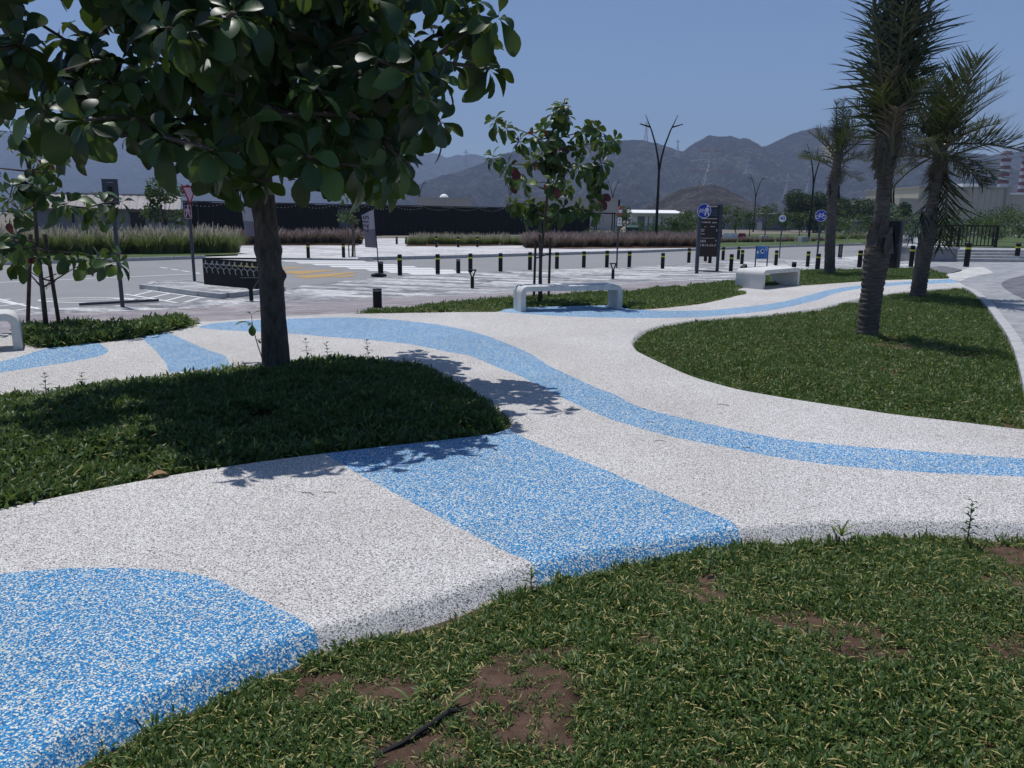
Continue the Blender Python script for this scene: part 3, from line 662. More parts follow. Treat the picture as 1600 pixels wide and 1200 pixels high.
def scatter(name, pts, rots, scs, coll, label, cat):
    me = bpy.data.meshes.new(name); me.from_pydata([tuple(p) for p in pts], [], [])
    a = me.attributes.new('rot', 'FLOAT_VECTOR', 'POINT'); a.data.foreach_set('vector', np.asarray(rots, np.float32).ravel())
    a = me.attributes.new('scl', 'FLOAT', 'POINT'); a.data.foreach_set('value', np.asarray(scs, np.float32))
    o = link(name, me); ng = bpy.data.node_groups.new(name+'_scatter', 'GeometryNodeTree')
    ng.interface.new_socket('Geometry', in_out='INPUT', socket_type='NodeSocketGeometry'); ng.interface.new_socket('Geometry', in_out='OUTPUT', socket_type='NodeSocketGeometry')
    N = ng.nodes; gi = N.new('NodeGroupInput'); go = N.new('NodeGroupOutput')
    ip = N.new('GeometryNodeInstanceOnPoints'); ci = N.new('GeometryNodeCollectionInfo'); ci.inputs[0].default_value = coll; ci.inputs['Separate Children'].default_value = True; ci.inputs['Reset Children'].default_value = True
    na = N.new('GeometryNodeInputNamedAttribute'); na.data_type = 'FLOAT_VECTOR'; na.inputs[0].default_value = 'rot'
    nb = N.new('GeometryNodeInputNamedAttribute'); nb.data_type = 'FLOAT'; nb.inputs[0].default_value = 'scl'
    ri = N.new('FunctionNodeRandomValue'); ri.data_type = 'INT'; ri.inputs[4].default_value = 0; ri.inputs[5].default_value = 5
    ip.inputs['Pick Instance'].default_value = True
    l = ng.links.new
    l(gi.outputs[0], ip.inputs['Points']); l(ci.outputs[0], ip.inputs['Instance']); l(ri.outputs[2], ip.inputs['Instance Index'])
    e2r = N.new('FunctionNodeEulerToRotation'); l(na.outputs[0], e2r.inputs[0]); l(e2r.outputs[0], ip.inputs['Rotation']); l(nb.outputs[0], ip.inputs['Scale']); l(ip.outputs[0], go.inputs[0])
    md = o.modifiers.new('scatter', 'NODES'); md.node_group = ng
    return tag(o, label, cat, kind='stuff')
FRL = [tuple(q) for q in inset(LAWN['front'], 0.19)[::4]]
def cover(key, dens, scale, coll, label, bare=None, margin=0.10, hmax=1.0, lim=None):
    L = LAWN[key]; lo, hi = L.min(0), L.max(0)
    if lim: lo = np.maximum(lo, lim[0]); hi = np.minimum(hi, lim[1])
    n = int(dens*(hi[0]-lo[0])*(hi[1]-lo[1])); P = lo + RNG.random((n, 2))*(hi-lo)
    # only where the photograph can see, plus a margin for other viewpoints
    P = P[(P[:, 1] > 0.9) & (np.abs(P[:, 0]) < P[:, 1]*0.85+1.2)]
    P = P[inpoly(P, L)]; d = pdist(P, L); keep = d > margin
    P, d = P[keep], d[keep]
    out = []; rr = []; ss = []
    Z = LSZ[key].vec(P)
    for (x, y), dd, zq in zip(P, d, Z):
        f = 1.0
        if key == 'front' and dd < 0.12+0.12*noise.noise(Vector((x*4.3, y*4.3, 6))): continue
        if bare:
            nz = noise.fractal(Vector((x*bare[0], y*bare[0], 4.2)), 0.8, 2.0, 4)
            f = smooth((nz+bare[1])/0.35)
            for bx_, by_, br in bare[2]:
                q = math.hypot(x-bx_, y-by_)/br + 0.35*noise.noise(Vector((x*7, y*7, 2)))
                if q < 1: f *= 0.10+0.9*smooth((q-0.35)/0.6)
            if random.random() > 0.16+f: continue
        edge = smooth((dd-0.08)/0.25)
        out.append((x, y, zq-0.012)); rr.append((random.gauss(0, 0.22), random.gauss(0, 0.22), random.uniform(0, 6.283)))
        ss.append(scale*(random.uniform(0.7, 1.3) if key != 'front' else random.choice((0.6, 0.8, 0.95, 1.1, 1.45)))*(1.08-0.08*edge)*(0.75+0.25*f)*(1+0.25*noise.noise(Vector((x*1.3, y*1.3, 8)))))
    return scatter('ground_cover', out, rr, ss, coll, label, 'ground cover')
bs = [(0.45, 2.42, 0.62), (-0.42, 2.05, 0.30), (0.30, 2.72, 0.25), (4.4, 4.9, 0.55)] + [(*G2(u, v), r) for u, v, r in ((690,1190,0.30),(640,1165,0.22),(800,1130,0.20),(1000,985,0.16),(1590,850,0.30),(1600,1010,0.22),(840,1075,0.14),(1260,950,0.10))]
bs = bs[4:]
cover('front', 2300, 0.60, CL, 'low green ground cover with straw and bare soil patches in the nearest lawn', (1.1, 0.46, bs), 0.08)
cover('palm', 760, 1.05, CL, 'low green ground cover filling the palm lawn', (0.8, 0.62, [(*G2(1590,655), 0.75), (*G2(1520,660), 0.35), (*G2(1598,590), 0.3), (*G2(1335,488), 0.6)]), 0.08)
cover('tree', 600, 1.05, CLT, 'bushy dark ground cover under the almond tree', (0.9, 0.75, []), 0.10)
cover('back', 520, 1.25, CL, 'green ground cover strip behind the benches', (0.8, 0.75, []), 0.06)
cover('left', 420, 1.35, CLT, 'dark green ground cover patch under the staked sapling', (0.8, 0.8, []), 0.06)
# straw and clippings lying on the nearest lawn
sh = []; ms = []; rn = []
for q in range(1500):
    x, y = random.uniform(-1.6, 3.6), random.uniform(1.4, 3.9)
    if not inp1(x, y, FRL): continue
    L_ = random.uniform(0.012, 0.05); nz_ = noise.noise(Vector((x*1.7, y*1.7, 2)))
    if nz_ < -0.15 and random.random() < 0.7: continue
    sh.append(leafstrip(L_, 0.0022, [(0, 1), (0.5, 1), (1, 0.5)], 0.05, 0.2, 0.1)); z_ = -0.012 + random.random()*0.05
    ms.append(Matrix.Translation((x, y, z_)) @ Matrix.Rotation(random.uniform(0, 6.283), 4, 'Z') @ Matrix.Rotation(random.gauss(0.05, 0.25), 4, 'X')); rn.append(random.uniform(0.86, 1.0))
Vv, Ff, Rr = joinleaves(sh, ms, rn)
tag(link('straw', quickmesh('straw', Vv, Ff, [M['cover']], Rr)), 'scattered dry straw clippings over the nearest lawn', 'straw', kind='stuff')
# ---- almond trees
LSH = [leafstrip(1, 0.26, OBOV, 0.05, 0.3, 0.4), leafstrip(1, 0.22, OBOV, -0.04, 0.5, 1.1, 0.5), leafstrip(1, 0.29, OBOV, 0.08, 0.15, 0.7, -0.4)]
LEAFME = []
for sh in LSH:
    for r in (0.12, 0.38, 0.55, 0.75, 0.93):
        LEAFME.append(quickmesh('leaf', sh[0], sh[1], [M['leaf']], [r]*len(sh[0])))
REDME = [quickmesh('red_leaf', sh[0], sh[1], [M['leafred']], [0.5]*len(sh[0])) for sh in LSH]
def rosette(tip, axis, n, L, rr):
    out = []
    ax = axis.normalized()
    q = Vector((0, 0, 1)).rotation_difference(ax).to_matrix().to_4x4()
    for i in range(n):
        az = i*2.39996 + rr.uniform(-0.3, 0.3); k = i/max(1, n-1)
        el = math.radians(62 - 95*k + rr.uniform(-14, 14))
        ln = L*rr.uniform(0.65, 1.25)*(0.7+0.45*k)
        mm = q @ Matrix.Rotation(az, 4, 'Z') @ Matrix.Rotation(el, 4, 'X')
        # gravity: a little sag in world space
        d = (mm.to_3x3() @ Vector((0, 1, 0))); d.z -= 0.30 + 0.15*k; d.normalize()
        up = (mm.to_3x3() @ Vector((0, 0, 1))); xx = d.cross(up)
        if xx.length < 0.05: continue
        xx.normalize(); up = xx.cross(d)
        R = Matrix((xx, d, up)).transposed().to_4x4()
        R = R @ Matrix.Rotation(rr.uniform(-0.35, 0.35), 4, 'Y')
        P = tip - ax*(0.10*k*rr.random()) + d*0.015
        out.append(Matrix.Translation(P) @ R @ Matrix.Scale(ln, 4))
    return out
def almond(name, label, base, nodes, tips, leafL, perros, seed, twig=0.012, red=0.0, nobj=300, tm=1.7):
    """nodes: list of (point, parent index, radius) for the trunk and limbs; tips are joined on to the nearest node"""
    rr = random.Random(seed)
    root = thing(name, label, 'tree', base); inv = Matrix.Translation(-Vector(base))
    P = [Vector(n_[0]) for n_ in nodes]; par = [n_[1] for n_ in nodes]; rad = [n_[2] for n_ in nodes]
    ntr = len(P); order = sorted(tips, key=lambda t_: (t_-P[ntr-1]).length); ends = []
    for t_ in order:
        dv = np.array(t_)-np.array([tuple(q) for q in P]); c = np.linalg.norm(dv, axis=1)*np.where(dv[:, 2] < -0.15, 1.9, 1.0) + np.where(np.arange(len(P)) < ntr, 0.0, 0.12)
        if ntr > 2: c[0] = 1e9
        bi = int(c.argmin())
        k = max(1, int((t_-P[bi]).length/0.42)); last = bi; a = P[bi]
        for j in range(1, k+1):
            s_ = j/k; q = a.lerp(t_, s_) + Vector((rr.uniform(-1, 1), rr.uniform(-1, 1), rr.uniform(-1, 1)-0.5*math.sin(math.pi*s_)))*0.05*(1 if j < k else 0)
            P.append(q); par.append(last); rad.append(twig); last = len(P)-1
        ends.append(last)
    # branch radius by load
    load = [0]*len(P)
    for e in ends:
        i = e
        while i is not None and i >= 0: load[i] += 1; i = par[i] if par[i] is not None else -1
    brs = {}; own = {}
    for i in range(ntr, len(P)):
        j = par[i]; own[i] = own[j] if j in own else i
        r1 = twig*max(1, load[i])**0.42; r0 = min(twig*max(1, load[j])**0.42, rad[j] if j < ntr else 9)
        brs.setdefault(own[i], MB()).tube([P[j]-Vector(base), P[i]-Vector(base)], [max(r0, r1), r1], 6)
    for mb in brs.values(): mb.build('branch', M['twig'], root, sm=1)
    sh = []; ms = []; rn = []; cand = []
    for e in ends:
        ax = (P[e]-P[par[e]]).normalized(); ax = (ax + Vector((0, 0, 0.9))).normalized()
        n = rr.randint(*perros)
        for m4 in rosette(P[e], ax, n, leafL, rr): cand.append(m4)
        if rr.random() < 0.3:
            q = P[e].lerp(P[par[e]], 0.7)
            for m4 in rosette(q, ax, max(3, n//2), leafL*0.9, rr): cand.append(m4)
    sc = []
    for m4 in cand:
        c = m4 @ Vector((0, 0.6, 0)); u, v, w_ = proj(c); inside = -20 < u < 1620 and -20 < v < 1220
        nrm = (m4.to_3x3() @ Vector((0, 0, 1))).normalized(); face = abs(nrm.dot((c-CAM).normalized()))
        sc.append((face+0.25)/w_ if inside else 0)
    idx = sorted(range(len(cand)), key=lambda i: -sc[i]); chosen = set(idx[:nobj])
    for i, m4 in enumerate(cand):
        tint = min(4, max(0, int(rr.gauss(tm, 1.15)+0.5)))
        if i in chosen and sc[i] > 0:
            me = rr.choice(REDME) if rr.random() < red else LEAFME[rr.randrange(3)*5+tint]
            o = link('leaf', me, root); o.matrix_local = inv @ m4
        else:
            sh.append(LSH[rr.randrange(3)]); ms.append(inv @ m4); rn.append((0.12, 0.38, 0.55, 0.75, 0.93)[tint])
    if sh:
        Vv, Ff, Rr = joinleaves(sh, ms, rn)
        tag(link('crown', quickmesh('crown', Vv, Ff, [M['leaf']], Rr), root), kind='stuff')
    return root, P, par, len(cand)
def trunkmesh(root, base, path_, radii, bumps, mat, n=22, rings=60, seed=1, flare=1.0):
    """continuous trunk along a path with knots"""
    path_ = [Vector(p)-Vector(base) for p in path_]; L = [0]
    for a, b_ in zip(path_, path_[1:]): L.append(L[-1]+(b_-a).length)
    vs = []; 
    for i in range(rings):
        s_ = L[-1]*i/(rings-1); c = Vector([np.interp(s_, L, [p[k] for p in path_]) for k in range(3)]); r = float(np.interp(s_, L, radii))
        for j in range(n):
            a = 2*math.pi*j/n; d = Vector((math.cos(a), math.sin(a), 0))
            k = r*(1+0.07*noise.noise(Vector((d.x*1.3, d.y*1.3, s_*2.2+seed)))+0.025*noise.noise(Vector((d.x*5, d.y*5, s_*9+seed))))
            for ba, bs_, br, bh in bumps:
                da = (a-ba+math.pi) % (2*math.pi)-math.pi
                k += bh*math.exp(-(da/0.55)**2-((s_-bs_)/br)**2)
            k *= 1 + flare*0.35*max(0, 0.14-s_)/0.14*(1+0.4*math.sin(a*4+seed))
            vs.append(c + d*k)
    fs = [(i*n+j, i*n+(j+1) % n, (i+1)*n+(j+1) % n, (i+1)*n+j) for i in range(rings-1) for j in range(n)]
    fs.append(tuple((rings-1)*n+j for j in range(n)))
    mb = MB(); mb.add(vs, fs); return mb.build('trunk', mat, root, sm=1)
# big almond: crown kept inside its outline in the picture and inside the shadow it throws
CROWN = [(-260,-500),(-230,120),(-150,200),(-40,190),(40,205),(90,262),(128,282),(180,262),(215,250),(235,245),(250,300),(290,318),(360,312),(400,330),(450,318),(505,330),(560,335),(600,325),(632,300),(640,255),(700,228),(712,195),(700,120),(745,150),(790,165),(805,100),(800,60),(838,10),(850,-500)]
SHADOW = [(30,655),(80,635),(200,612),(300,598),(440,582),(590,562),(650,550),(690,556),(722,570),(705,595),(800,592),(880,610),(893,640),(835,662),(800,668),(755,692),(690,722),(600,745),(500,742),(380,748),(280,722),(200,712),(120,700),(40,690)]
SHW = np.array(px(SHADOW))
bt = G(432, 578, 0.0); BT = Vector((bt.x, bt.y, -0.07))
top = AT(413, 318, BT.y); top2 = AT(407, 255, BT.y-0.05)
rr = random.Random(11); tips = []; tries = 0
def shadowpt(p): return (p.x - SD.x/SD.z*p.z, p.y - SD.y/SD.z*p.z)
lim_poly = np.array(CROWN)
SHL = [tuple(q) for q in SHW]
while len(tips) < 450 and tries < 90000:
    tries += 1
    p = Vector((rr.uniform(-5.2, 0.7), rr.uniform(5.0, 10.4), rr.uniform(1.75, 5.4)))
    e = ((p.x-(BT.x-0.1))/2.75)**2 + ((p.y-(BT.y-0.55))/2.6)**2 + ((p.z-2.2)/3.2)**2
    if e > 1: continue
    u, v, w_ = proj(p); marg = 0.13*FPX/w_
    if not (inp1(u, v+marg*1.9, CROWN) and inp1(u+marg, v, CROWN) and inp1(u-marg, v, CROWN)): continue
    s_ = shadowpt(p)
    if not inp1(s_[0], s_[1], SHL): continue
    if min(((p-q).length for q in tips), default=9) < 0.215: continue
    if 20 < u < 95 and v < 35: continue
    tips.append(p)
T = [BT, BT.lerp(top, 0.5), top, top2]
fork = top2
limbs = [(BT, None, 0.24), (top, 0, 0.125), (top2, 1, 0.10)]
for tgt, r in (((-1.55, BT.y-0.5, 2.75), 0.06), ((-3.7, BT.y-0.9, 2.55), 0.055), ((-2.6, BT.y-1.9, 2.7), 0.055), ((-2.9, BT.y+0.9, 2.9), 0.055), ((-2.5, BT.y-0.2, 3.6), 0.06)):
    limbs.append((Vector(tgt), 2, r))
b0 = len(limbs)
limbs.append((Vector((-0.75, BT.y-0.9, 3.0)), 3, 0.04)); limbs.append((Vector((-4.3, BT.y-1.5, 2.75)), 4, 0.035)); limbs.append((Vector((-2.4, BT.y-0.4, 4.6)), 7, 0.04))
for i in range(len(limbs)): limbs[i] = (Vector(limbs[i][0]), limbs[i][1], limbs[i][2])
root, P_, par_, nl = almond('almond_tree', 'large leafy almond tree with a thick dark trunk shading the lawn', tuple(BT), limbs, tips, 0.27, (10, 15), 5, 0.011, tm=1.15)
trunkmesh(root, BT, [BT, AT(430, 540, BT.y), AT(427, 500, BT.y), AT(423.5, 430, BT.y), AT(418.5, 380, BT.y), top, top2], [0.158, 0.142, 0.132, 0.128, 0.121, 0.112, 0.10], [(-0.2, 1.09, 0.055, 0.05), (3.0, 1.36, 0.09, 0.035), (-1.9, 0.75, 0.05, 0.02), (-1.4, 1.15, 0.04, 0.02), (0.3, 1.36, 0.06, 0.025)], M['bark'], 26, 80, 3)
for i in range(3, len(limbs)):
    mb = MB()
    j = limbs[i][1]; a, b_ = limbs[j][0], limbs[i][0]; mid = a.lerp(b_, 0.5) + Vector((0.03, 0.02, 0.10))
    pts = []; 
    for k in range(9):
        t_ = k/8; pts.append(a*(1-t_)**2 + mid*2*t_*(1-t_) + b_*t_*t_ - BT)
    mb.tube(pts, [limbs[j][2]*0.85*(1-k/8) + limbs[i][2]*(k/8) for k in range(9)], 10)
    mb.build('limb', M['bark'], root, sm=1)
print('almond leaves', nl, len(tips))
# sapling behind the bench
def sapling(label, base, tippx, y, trunkpx, leafL, per, seed, red, nobj=300, tr=(0.035, 0.016)):
    rr = random.Random(seed)
    tp = [AT(u, v, y) for u, v in trunkpx]; tp[0] = Vector(base)
    nodes = [(tp[0], None, tr[0])] + [(p, i, tr[1]) for i, p in enumerate(tp[1:])]
    tips = []
    for u, v in tippx:
        dv = rr.uniform(-0.75, 0.75); p = AT(u, v, y+dv); tips.append(p)
    root, P_, par_, n_ = almond('almond_sapling', label, tuple(base), nodes, tips, leafL, per, seed, 0.0065, red, nobj)
    mb = MB(); k = len(tp); mb.tube([p-Vector(base) for p in tp], [tr[0]+(tr[1]-tr[0])*i/(k-1) for i in range(k)], 10); mb.build('trunk', M['bark'], root, sm=1)
    return root
def stake(b, t_, label, g=None):
    b, t_ = Vector(b), Vector(t_); mb = MB(); mb.tube([b, b.lerp(t_, 0.5), t_], [0.027, 0.026, 0.025], 8)
    return tag(mb.build('tree_stake', M['wood_stake'], sm=40), label, 'stake', g)
b2 = G(843, 474, 0.0); y2 = b2.y
sapling('young almond tree with loose tiers of leaves behind the long white bench', (b2.x, b2.y, -0.06),
        [(773,188),(790,200),(812,222),(770,245),(795,258),(832,250),(850,200),(868,172),(885,182),(880,165),(835,212),(912,205),(930,200),(945,222),(960,218),(900,228),(870,235),(818,285),(800,315),(835,322),(822,335),(880,262),(905,258),(925,262),(935,285),(865,285),(885,290),(930,310),(935,330),(905,325),(880,325),(860,330),(845,240),(858,255),(875,215),(800,275),(940,255)], y2,
        [(843,474),(845,400),(851,345),(856,298),(859,250),(862,215),(866,190)], 0.25, (14, 19), 21, 0.06)
for u0, v0, u1, v1 in ((834,470,837,375),(857,470,860,372),(846,473,843,366)):
    stake(G(u0, v0, -0.06), AT(u1, v1, G(u0, v0, -0.06).y), 'dark timber stake supporting the young tree behind the long bench', 'stakes behind the long bench')
b3 = G(73, 519, 0.0); y3 = b3.y
sapling('staked almond sapling with a few red leaves beside the end bench', (b3.x, b3.y, -0.06),
        [(15,205),(40,215),(60,225),(85,250),(20,290),(15,310),(40,285),(75,270),(65,300),(35,330),(10,330),(105,318),(135,325),(160,318),(190,315),(150,335),(20,370),(35,385),(30,405),(60,400),(105,395),(130,398),(150,405),(175,395),(185,410),(90,320),(-30,260),(-40,330),(-20,400),(55,245)], y3,
        [(73,519),(66,450),(58,380),(54,320),(48,268),(35,235)], 0.25, (7, 11), 31, 0.025, 240, (0.034, 0.014))
for u0, v0, u1, v1 in ((43,521,48,366),(95,523,70,366)):
    stake(G(u0, v0, -0.06), AT(u1, v1, G(u0, v0, -0.06).y), 'dark timber stake tied to the sapling beside the end bench', 'stakes of the end sapling')
mb = MB(); a = AT(46, 424, y3); c = AT(66, 436, y3); d_ = AT(86, 440, y3)
mb.tube([a, c], 0.007, 6); mb.tube([c, d_], 0.012, 6); mb.tube([c, AT(88, 428, y3)], 0.007, 6); mb.tube([AT(76, 440, y3), AT(72, 452, y3), AT(78, 446, y3), AT(77, 439, y3)], 0.004, 5)
tag(mb.build('tree_tie', M['rubber']), 'black rubber tie holding the sapling to its stakes', 'tie')
mb = MB(); mb.tube([AT(836, 404, y2), AT(850, 399, y2), AT(862, 396, y2)], 0.012, 6); tag(mb.build('tree_tie', M['rubber']), 'black rubber tie around the young tree behind the long bench', 'tie')
# ---- palms
def frondmesh(seed, L, curve, ll, dry, droop=0.5, nl=46, ar=(34, 66), w0=0.0075):
    r = random.Random(seed); V_ = []; F_ = []; R_ = []; MI = []
    def rach(t):  # bend in the y-z plane
        a = curve*t; return Vector((0.05*math.sin(t*2+seed), L*(math.sin(a)/curve if curve > 0.05 else t)*1.0, L*((1-math.cos(a))/curve if curve > 0.05 else 0)*-1.0))
    mb = MB(); mb.tube([rach(i/12) for i in range(13)], [0.016*(1-i/13)+0.003 for i in range(13)], 5)
    V_ += [Vector(v) for v in mb.v]; F_ += [f for f in mb.f if len(f) == 4]; R_ += [0.9 if not dry else 0.75]*len(mb.v); MI += [0]*len(F_)
    for i in range(nl):
        t = 0.16 + 0.84*i/(nl-1)
        p = rach(t); tg = (rach(min(1, t+0.02))-rach(t-0.02)).normalized()
        for sgn in (-1, 1):
            if r.random() < 0.06: continue
            side = Vector((sgn, 0, 0)); up = side.cross(tg)*sgn
            ln = ll*r.uniform(0.5, 1.2)*math.sin(math.pi*(0.12+0.80*t))**0.6
            ang = math.radians(r.uniform(*ar)*(1-0.35*t)); 
            d = (side*math.sin(ang) + tg*math.cos(ang) + up*r.uniform(-0.05, 0.45)).normalized()
            w = w0*r.uniform(0.75, 1.2); b = len(V_); wv = d.cross(up).normalized()*w
            q = p.copy(); dd = d.copy(); rn = min(1, max(0, r.gauss(0.42, 0.2))); rn = rn if r.random() > 0.05 else 0.95
            for k, ww in enumerate((0.6, 1.0, 0.75, 0.08)):
                V_.append(q+wv*ww); V_.append(q-wv*ww); R_ += [rn, rn]
                dd = (dd + (side*0.25 - tg*0.5)*droop*0.5*r.uniform(0.0, 1.2)).normalized(); q = q + dd*ln/3
            F_ += [(b+2*k, b+2*k+1, b+2*k+3, b+2*k+2) for k in range(3)]; MI += [0]*3
    me = quickmesh('frond', [tuple(v) for v in V_], F_, [M['fronddry'] if dry else M['frond']], R_)
    # leaflets hang a little: applied as a bend of tips in world space when fronds are placed upright
    return me
GREENF = [frondmesh(s, 1.0, c, 0.46, False, 0.25, 34, (30, 62), 0.0085) for s, c in ((1, 0.25), (2, 0.5), (3, 0.8), (4, 0.35))]
TIEDF = [frondmesh(s, 1.0, c, 0.30, False, 0.5, 36, (28, 92), 0.0055) for s, c in ((5, 0.05), (6, 0.12), (7, 0.2))]
DRYF = [frondmesh(s, 1.0, c, 0.34, True) for s, c in ((11, 0.6), (12, 1.2))]
def palm(label, base, tops, r0, profile, crown_z, fronds, seed, boots=()):
    """tops: trunk line in world points; fronds: list of (n, elevation range, length range, kind, z offset range)"""
    rr = random.Random(seed); base = Vector(base); root = thing('palm_tree', label, 'palm', tuple(base))
    L = [p-base for p in tops]; n = 24; rings = 150; cum = [0]
    for a, b_ in zip(L, L[1:]): cum.append(cum[-1]+(b_-a).length)
    vs = []
    for i in range(rings):
        s_ = cum[-1]*i/(rings-1); c = Vector([np.interp(s_, cum, [p[k] for p in L]) for k in range(3)])
        r = float(np.interp(s_/cum[-1], [p[0] for p in profile], [p[1] for p in profile]))
        for j in range(n):
            a = 2*math.pi*j/n; q = s_*13 + 0.5*noise.noise(Vector((math.cos(a), math.sin(a), s_*3+seed)))
            k = r*(1 + 0.10*((q % 1.0)-0.5) + 0.05*noise.noise(Vector((math.cos(a)*2, math.sin(a)*2, s_*4+seed))) + 0.02*noise.noise(Vector((math.cos(a)*9, math.sin(a)*9, s_*20))))
            vs.append(c + Vector((math.cos(a), math.sin(a), 0))*k)
    fs = [(i*n+j, i*n+(j+1) % n, (i+1)*n+(j+1) % n, (i+1)*n+j) for i in range(rings-1) for j in range(n)] + [tuple((rings-1)*n+j for j in range(n))]
    mb = MB(); mb.add(vs, fs); mb.build('trunk', M['palmbark'], root, sm=1)
    # old frond bases clasping the trunk
    for s_, az, ln, wd in boots:
        c = Vector([np.interp(s_*cum[-1], cum, [p[k] for p in L]) for k in range(3)]); r = float(np.interp(s_, [p[0] for p in profile], [p[1] for p in profile]))
        sh = leafstrip(ln, wd, [(0, 0.9), (0.3, 1.0), (0.65, 0.6), (1, 0.22)], 0.10, -0.35, -0.1)
        mb = MB(); mb.add(sh[0], sh[1]); mb.add([(x, y, z-0.03) for x, y, z in sh[0]], [f[::-1] for f in sh[1]])
        o = mb.build('frond_base', M['palmboot'], root, sm=1)
        o.matrix_local = Matrix.Translation(c + Vector((math.cos(az), math.sin(az), 0))*r*0.98) @ Matrix.Rotation(az-math.pi/2, 4, 'Z') @ Matrix.Rotation(math.radians(84), 4, 'X')
    topc = L[-1]
    for n_, er, lr, kind, zr in fronds:
        for i in range(n_):
            az = rr.uniform(-0.3, 0.3) if kind == 'h' else rr.uniform(0, 6.283) if n_ < 4 else 6.283*i/n_ + rr.uniform(-0.35, 0.35)
            el = math.radians(rr.uniform(*er)); ln = rr.uniform(*lr); z = rr.uniform(*zr)
            c = Vector([np.interp(cum[-1]+z, cum, [p[k] for p in L]) for k in range(3)])
            o = link('frond', rr.choice(GREENF if kind in 'gh' else TIEDF if kind == 't' else DRYF), root)
            o.matrix_local = Matrix.Translation(c + Vector((math.cos(az), math.sin(az), 0))*0.06) @ Matrix.Rotation(az-math.pi/2, 4, 'Z') @ Matrix.Rotation(el, 4, 'X') @ Matrix.Rotation(rr.uniform(-0.5, 0.5), 4, 'Y') @ Matrix.Scale(ln, 4)
    return root
p1 = G(1353, 533, -0.05)
palm('tallest palm with swollen frond bases on its trunk, on the lawn between path and paving', p1, [p1, AT(1362, 460, p1.y), AT(1370, 400, p1.y), AT(1378, 330, p1.y), AT(1387, 240, p1.y), AT(1392, 175, p1.y)], 0.16,
     [(0, 0.165), (0.08, 0.150), (0.25, 0.148), (0.33, 0.165), (0.40, 0.175), (0.46, 0.15), (0.52, 0.105), (0.7, 0.098), (0.9, 0.12), (1, 0.10)], 0,
     [(10, (83, 90), (2.2, 2.9), 't', (-0.75, -0.3)), (8, (74, 86), (1.4, 2.0), 't', (-0.7, -0.3)), (5, (55, 78), (0.7, 1.0), 'g', (-0.5, -0.2)), (12, (-85, -45), (0.45, 0.75), 'd', (-0.4, -0.05)), (5, (84, 89), (0.7, 0.9), 'd', (-0.7, -0.3))], 3,
     [(0.40, -1.3, 0.36, 0.085), (0.43, -2.4, 0.34, 0.075), (0.42, -0.2, 0.34, 0.08), (0.44, 1.6, 0.36, 0.08), (0.47, -1.8, 0.28, 0.06), (0.62, -0.3, 0.3, 0.05), (0.72, 2.9, 0.32, 0.05)])
p2 = G(1433, 469, -0.05)
palm('leaning palm with a broad drooping crown beside the railing end of the lawn', p2, [p2, AT(1440, 420, p2.y), AT(1452, 350, p2.y), AT(1464, 280, p2.y), AT(1470, 225, p2.y)], 0.16,
     [(0, 0.17), (0.15, 0.155), (0.4, 0.165), (0.5, 0.15), (0.6, 0.115), (1, 0.11)], 0,
     [(8, (70, 88), (1.5, 1.9), 'g', (-0.3, -0.1)), (14, (20, 62), (1.2, 1.6), 'g', (-0.35, 0.0)), (13, (-30, 22), (1.1, 1.5), 'g', (-0.4, -0.05)), (12, (-84, -45), (0.5, 0.85), 'd', (-0.4, -0.05)), (2, (-84, -76), (1.7, 2.0), 'h', (-0.3, -0.2))], 5,
     [(0.45, -1.6, 0.35, 0.09), (0.5, 2.6, 0.35, 0.09)])
p3 = G(1296, 431, -0.05)
palm('slim palm standing on the lawn just past the shorter bench', p3, [p3, AT(1297, 380, p3.y), AT(1300, 320, p3.y), AT(1305, 270, p3.y), AT(1311, 235, p3.y)], 0.17,
     [(0, 0.20), (0.06, 0.165), (0.3, 0.15), (0.7, 0.135), (1, 0.12)], 0,
     [(9, (74, 88), (1.1, 1.5), 't', (-0.2, 0.0)), (11, (45, 72), (1.0, 1.35), 'g', (-0.4, 0.0)), (11, (-15, 40), (0.9, 1.2), 'g', (-0.6, -0.05)), (14, (-86, -50), (0.5, 0.85), 'd', (-0.7, -0.1))], 9,
     [(0.62, 0.2, 0.4, 0.1), (0.64, 3.3, 0.36, 0.09)])
# ---- ornamental grasses
def grassclump(seed, n, h, sp, mats, plumes):
    r = random.Random(seed); V_ = []; F_ = []; R_ = []; MI = []
    for i in range(n+plumes):
        pl = i >= n; a = r.uniform(0, 6.283); out = sp*r.random()**0.7
        if pl: out *= 0.8
        hh = h*(r.uniform(0.55, 1.0) if not pl else r.uniform(0.95, 1.3)); w = 0.012 if not pl else 0.006
        d = Vector((math.cos(a), math.sin(a), 0)); s_ = Vector((-d.y, d.x, 0))*w; b = len(V_); rn = min(1, max(0, r.gauss(0.5, 0.25))); b0 = 0.28*math.sqrt(r.random())
        ks = 4
        for k in range(ks+1):
            t_ = k/ks; p = d*(b0+out*t_**1.8) + Vector((0, 0, hh*(t_-0.22*out/sp*t_**3)))
            ww = (1-t_*0.85) if not pl else (0.6 if t_ < 0.7 else 3.2*math.sin(math.pi*min(1, (t_-0.62)/0.42))+0.3)
            V_ += [p+s_*ww, p-s_*ww]; R_ += [rn, rn]
        F_ += [(b+2*k, b+2*k+1, b+2*k+3, b+2*k+2) for k in range(ks)]; MI += [1 if (pl and k >= 2) else 0 for k in range(ks)]
    me = quickmesh('grass_clump', [tuple(v) for v in V_], F_, mats, R_, MI); return me
FG = [grassclump(200+i, 330, 0.85, 0.5, [M['fgrass'], M['fplume']], 26) for i in range(4)]
PG = [grassclump(300+i, 300, 0.75, 0.5, [M['pgrass'], M['pplume']], 40) for i in range(4)]
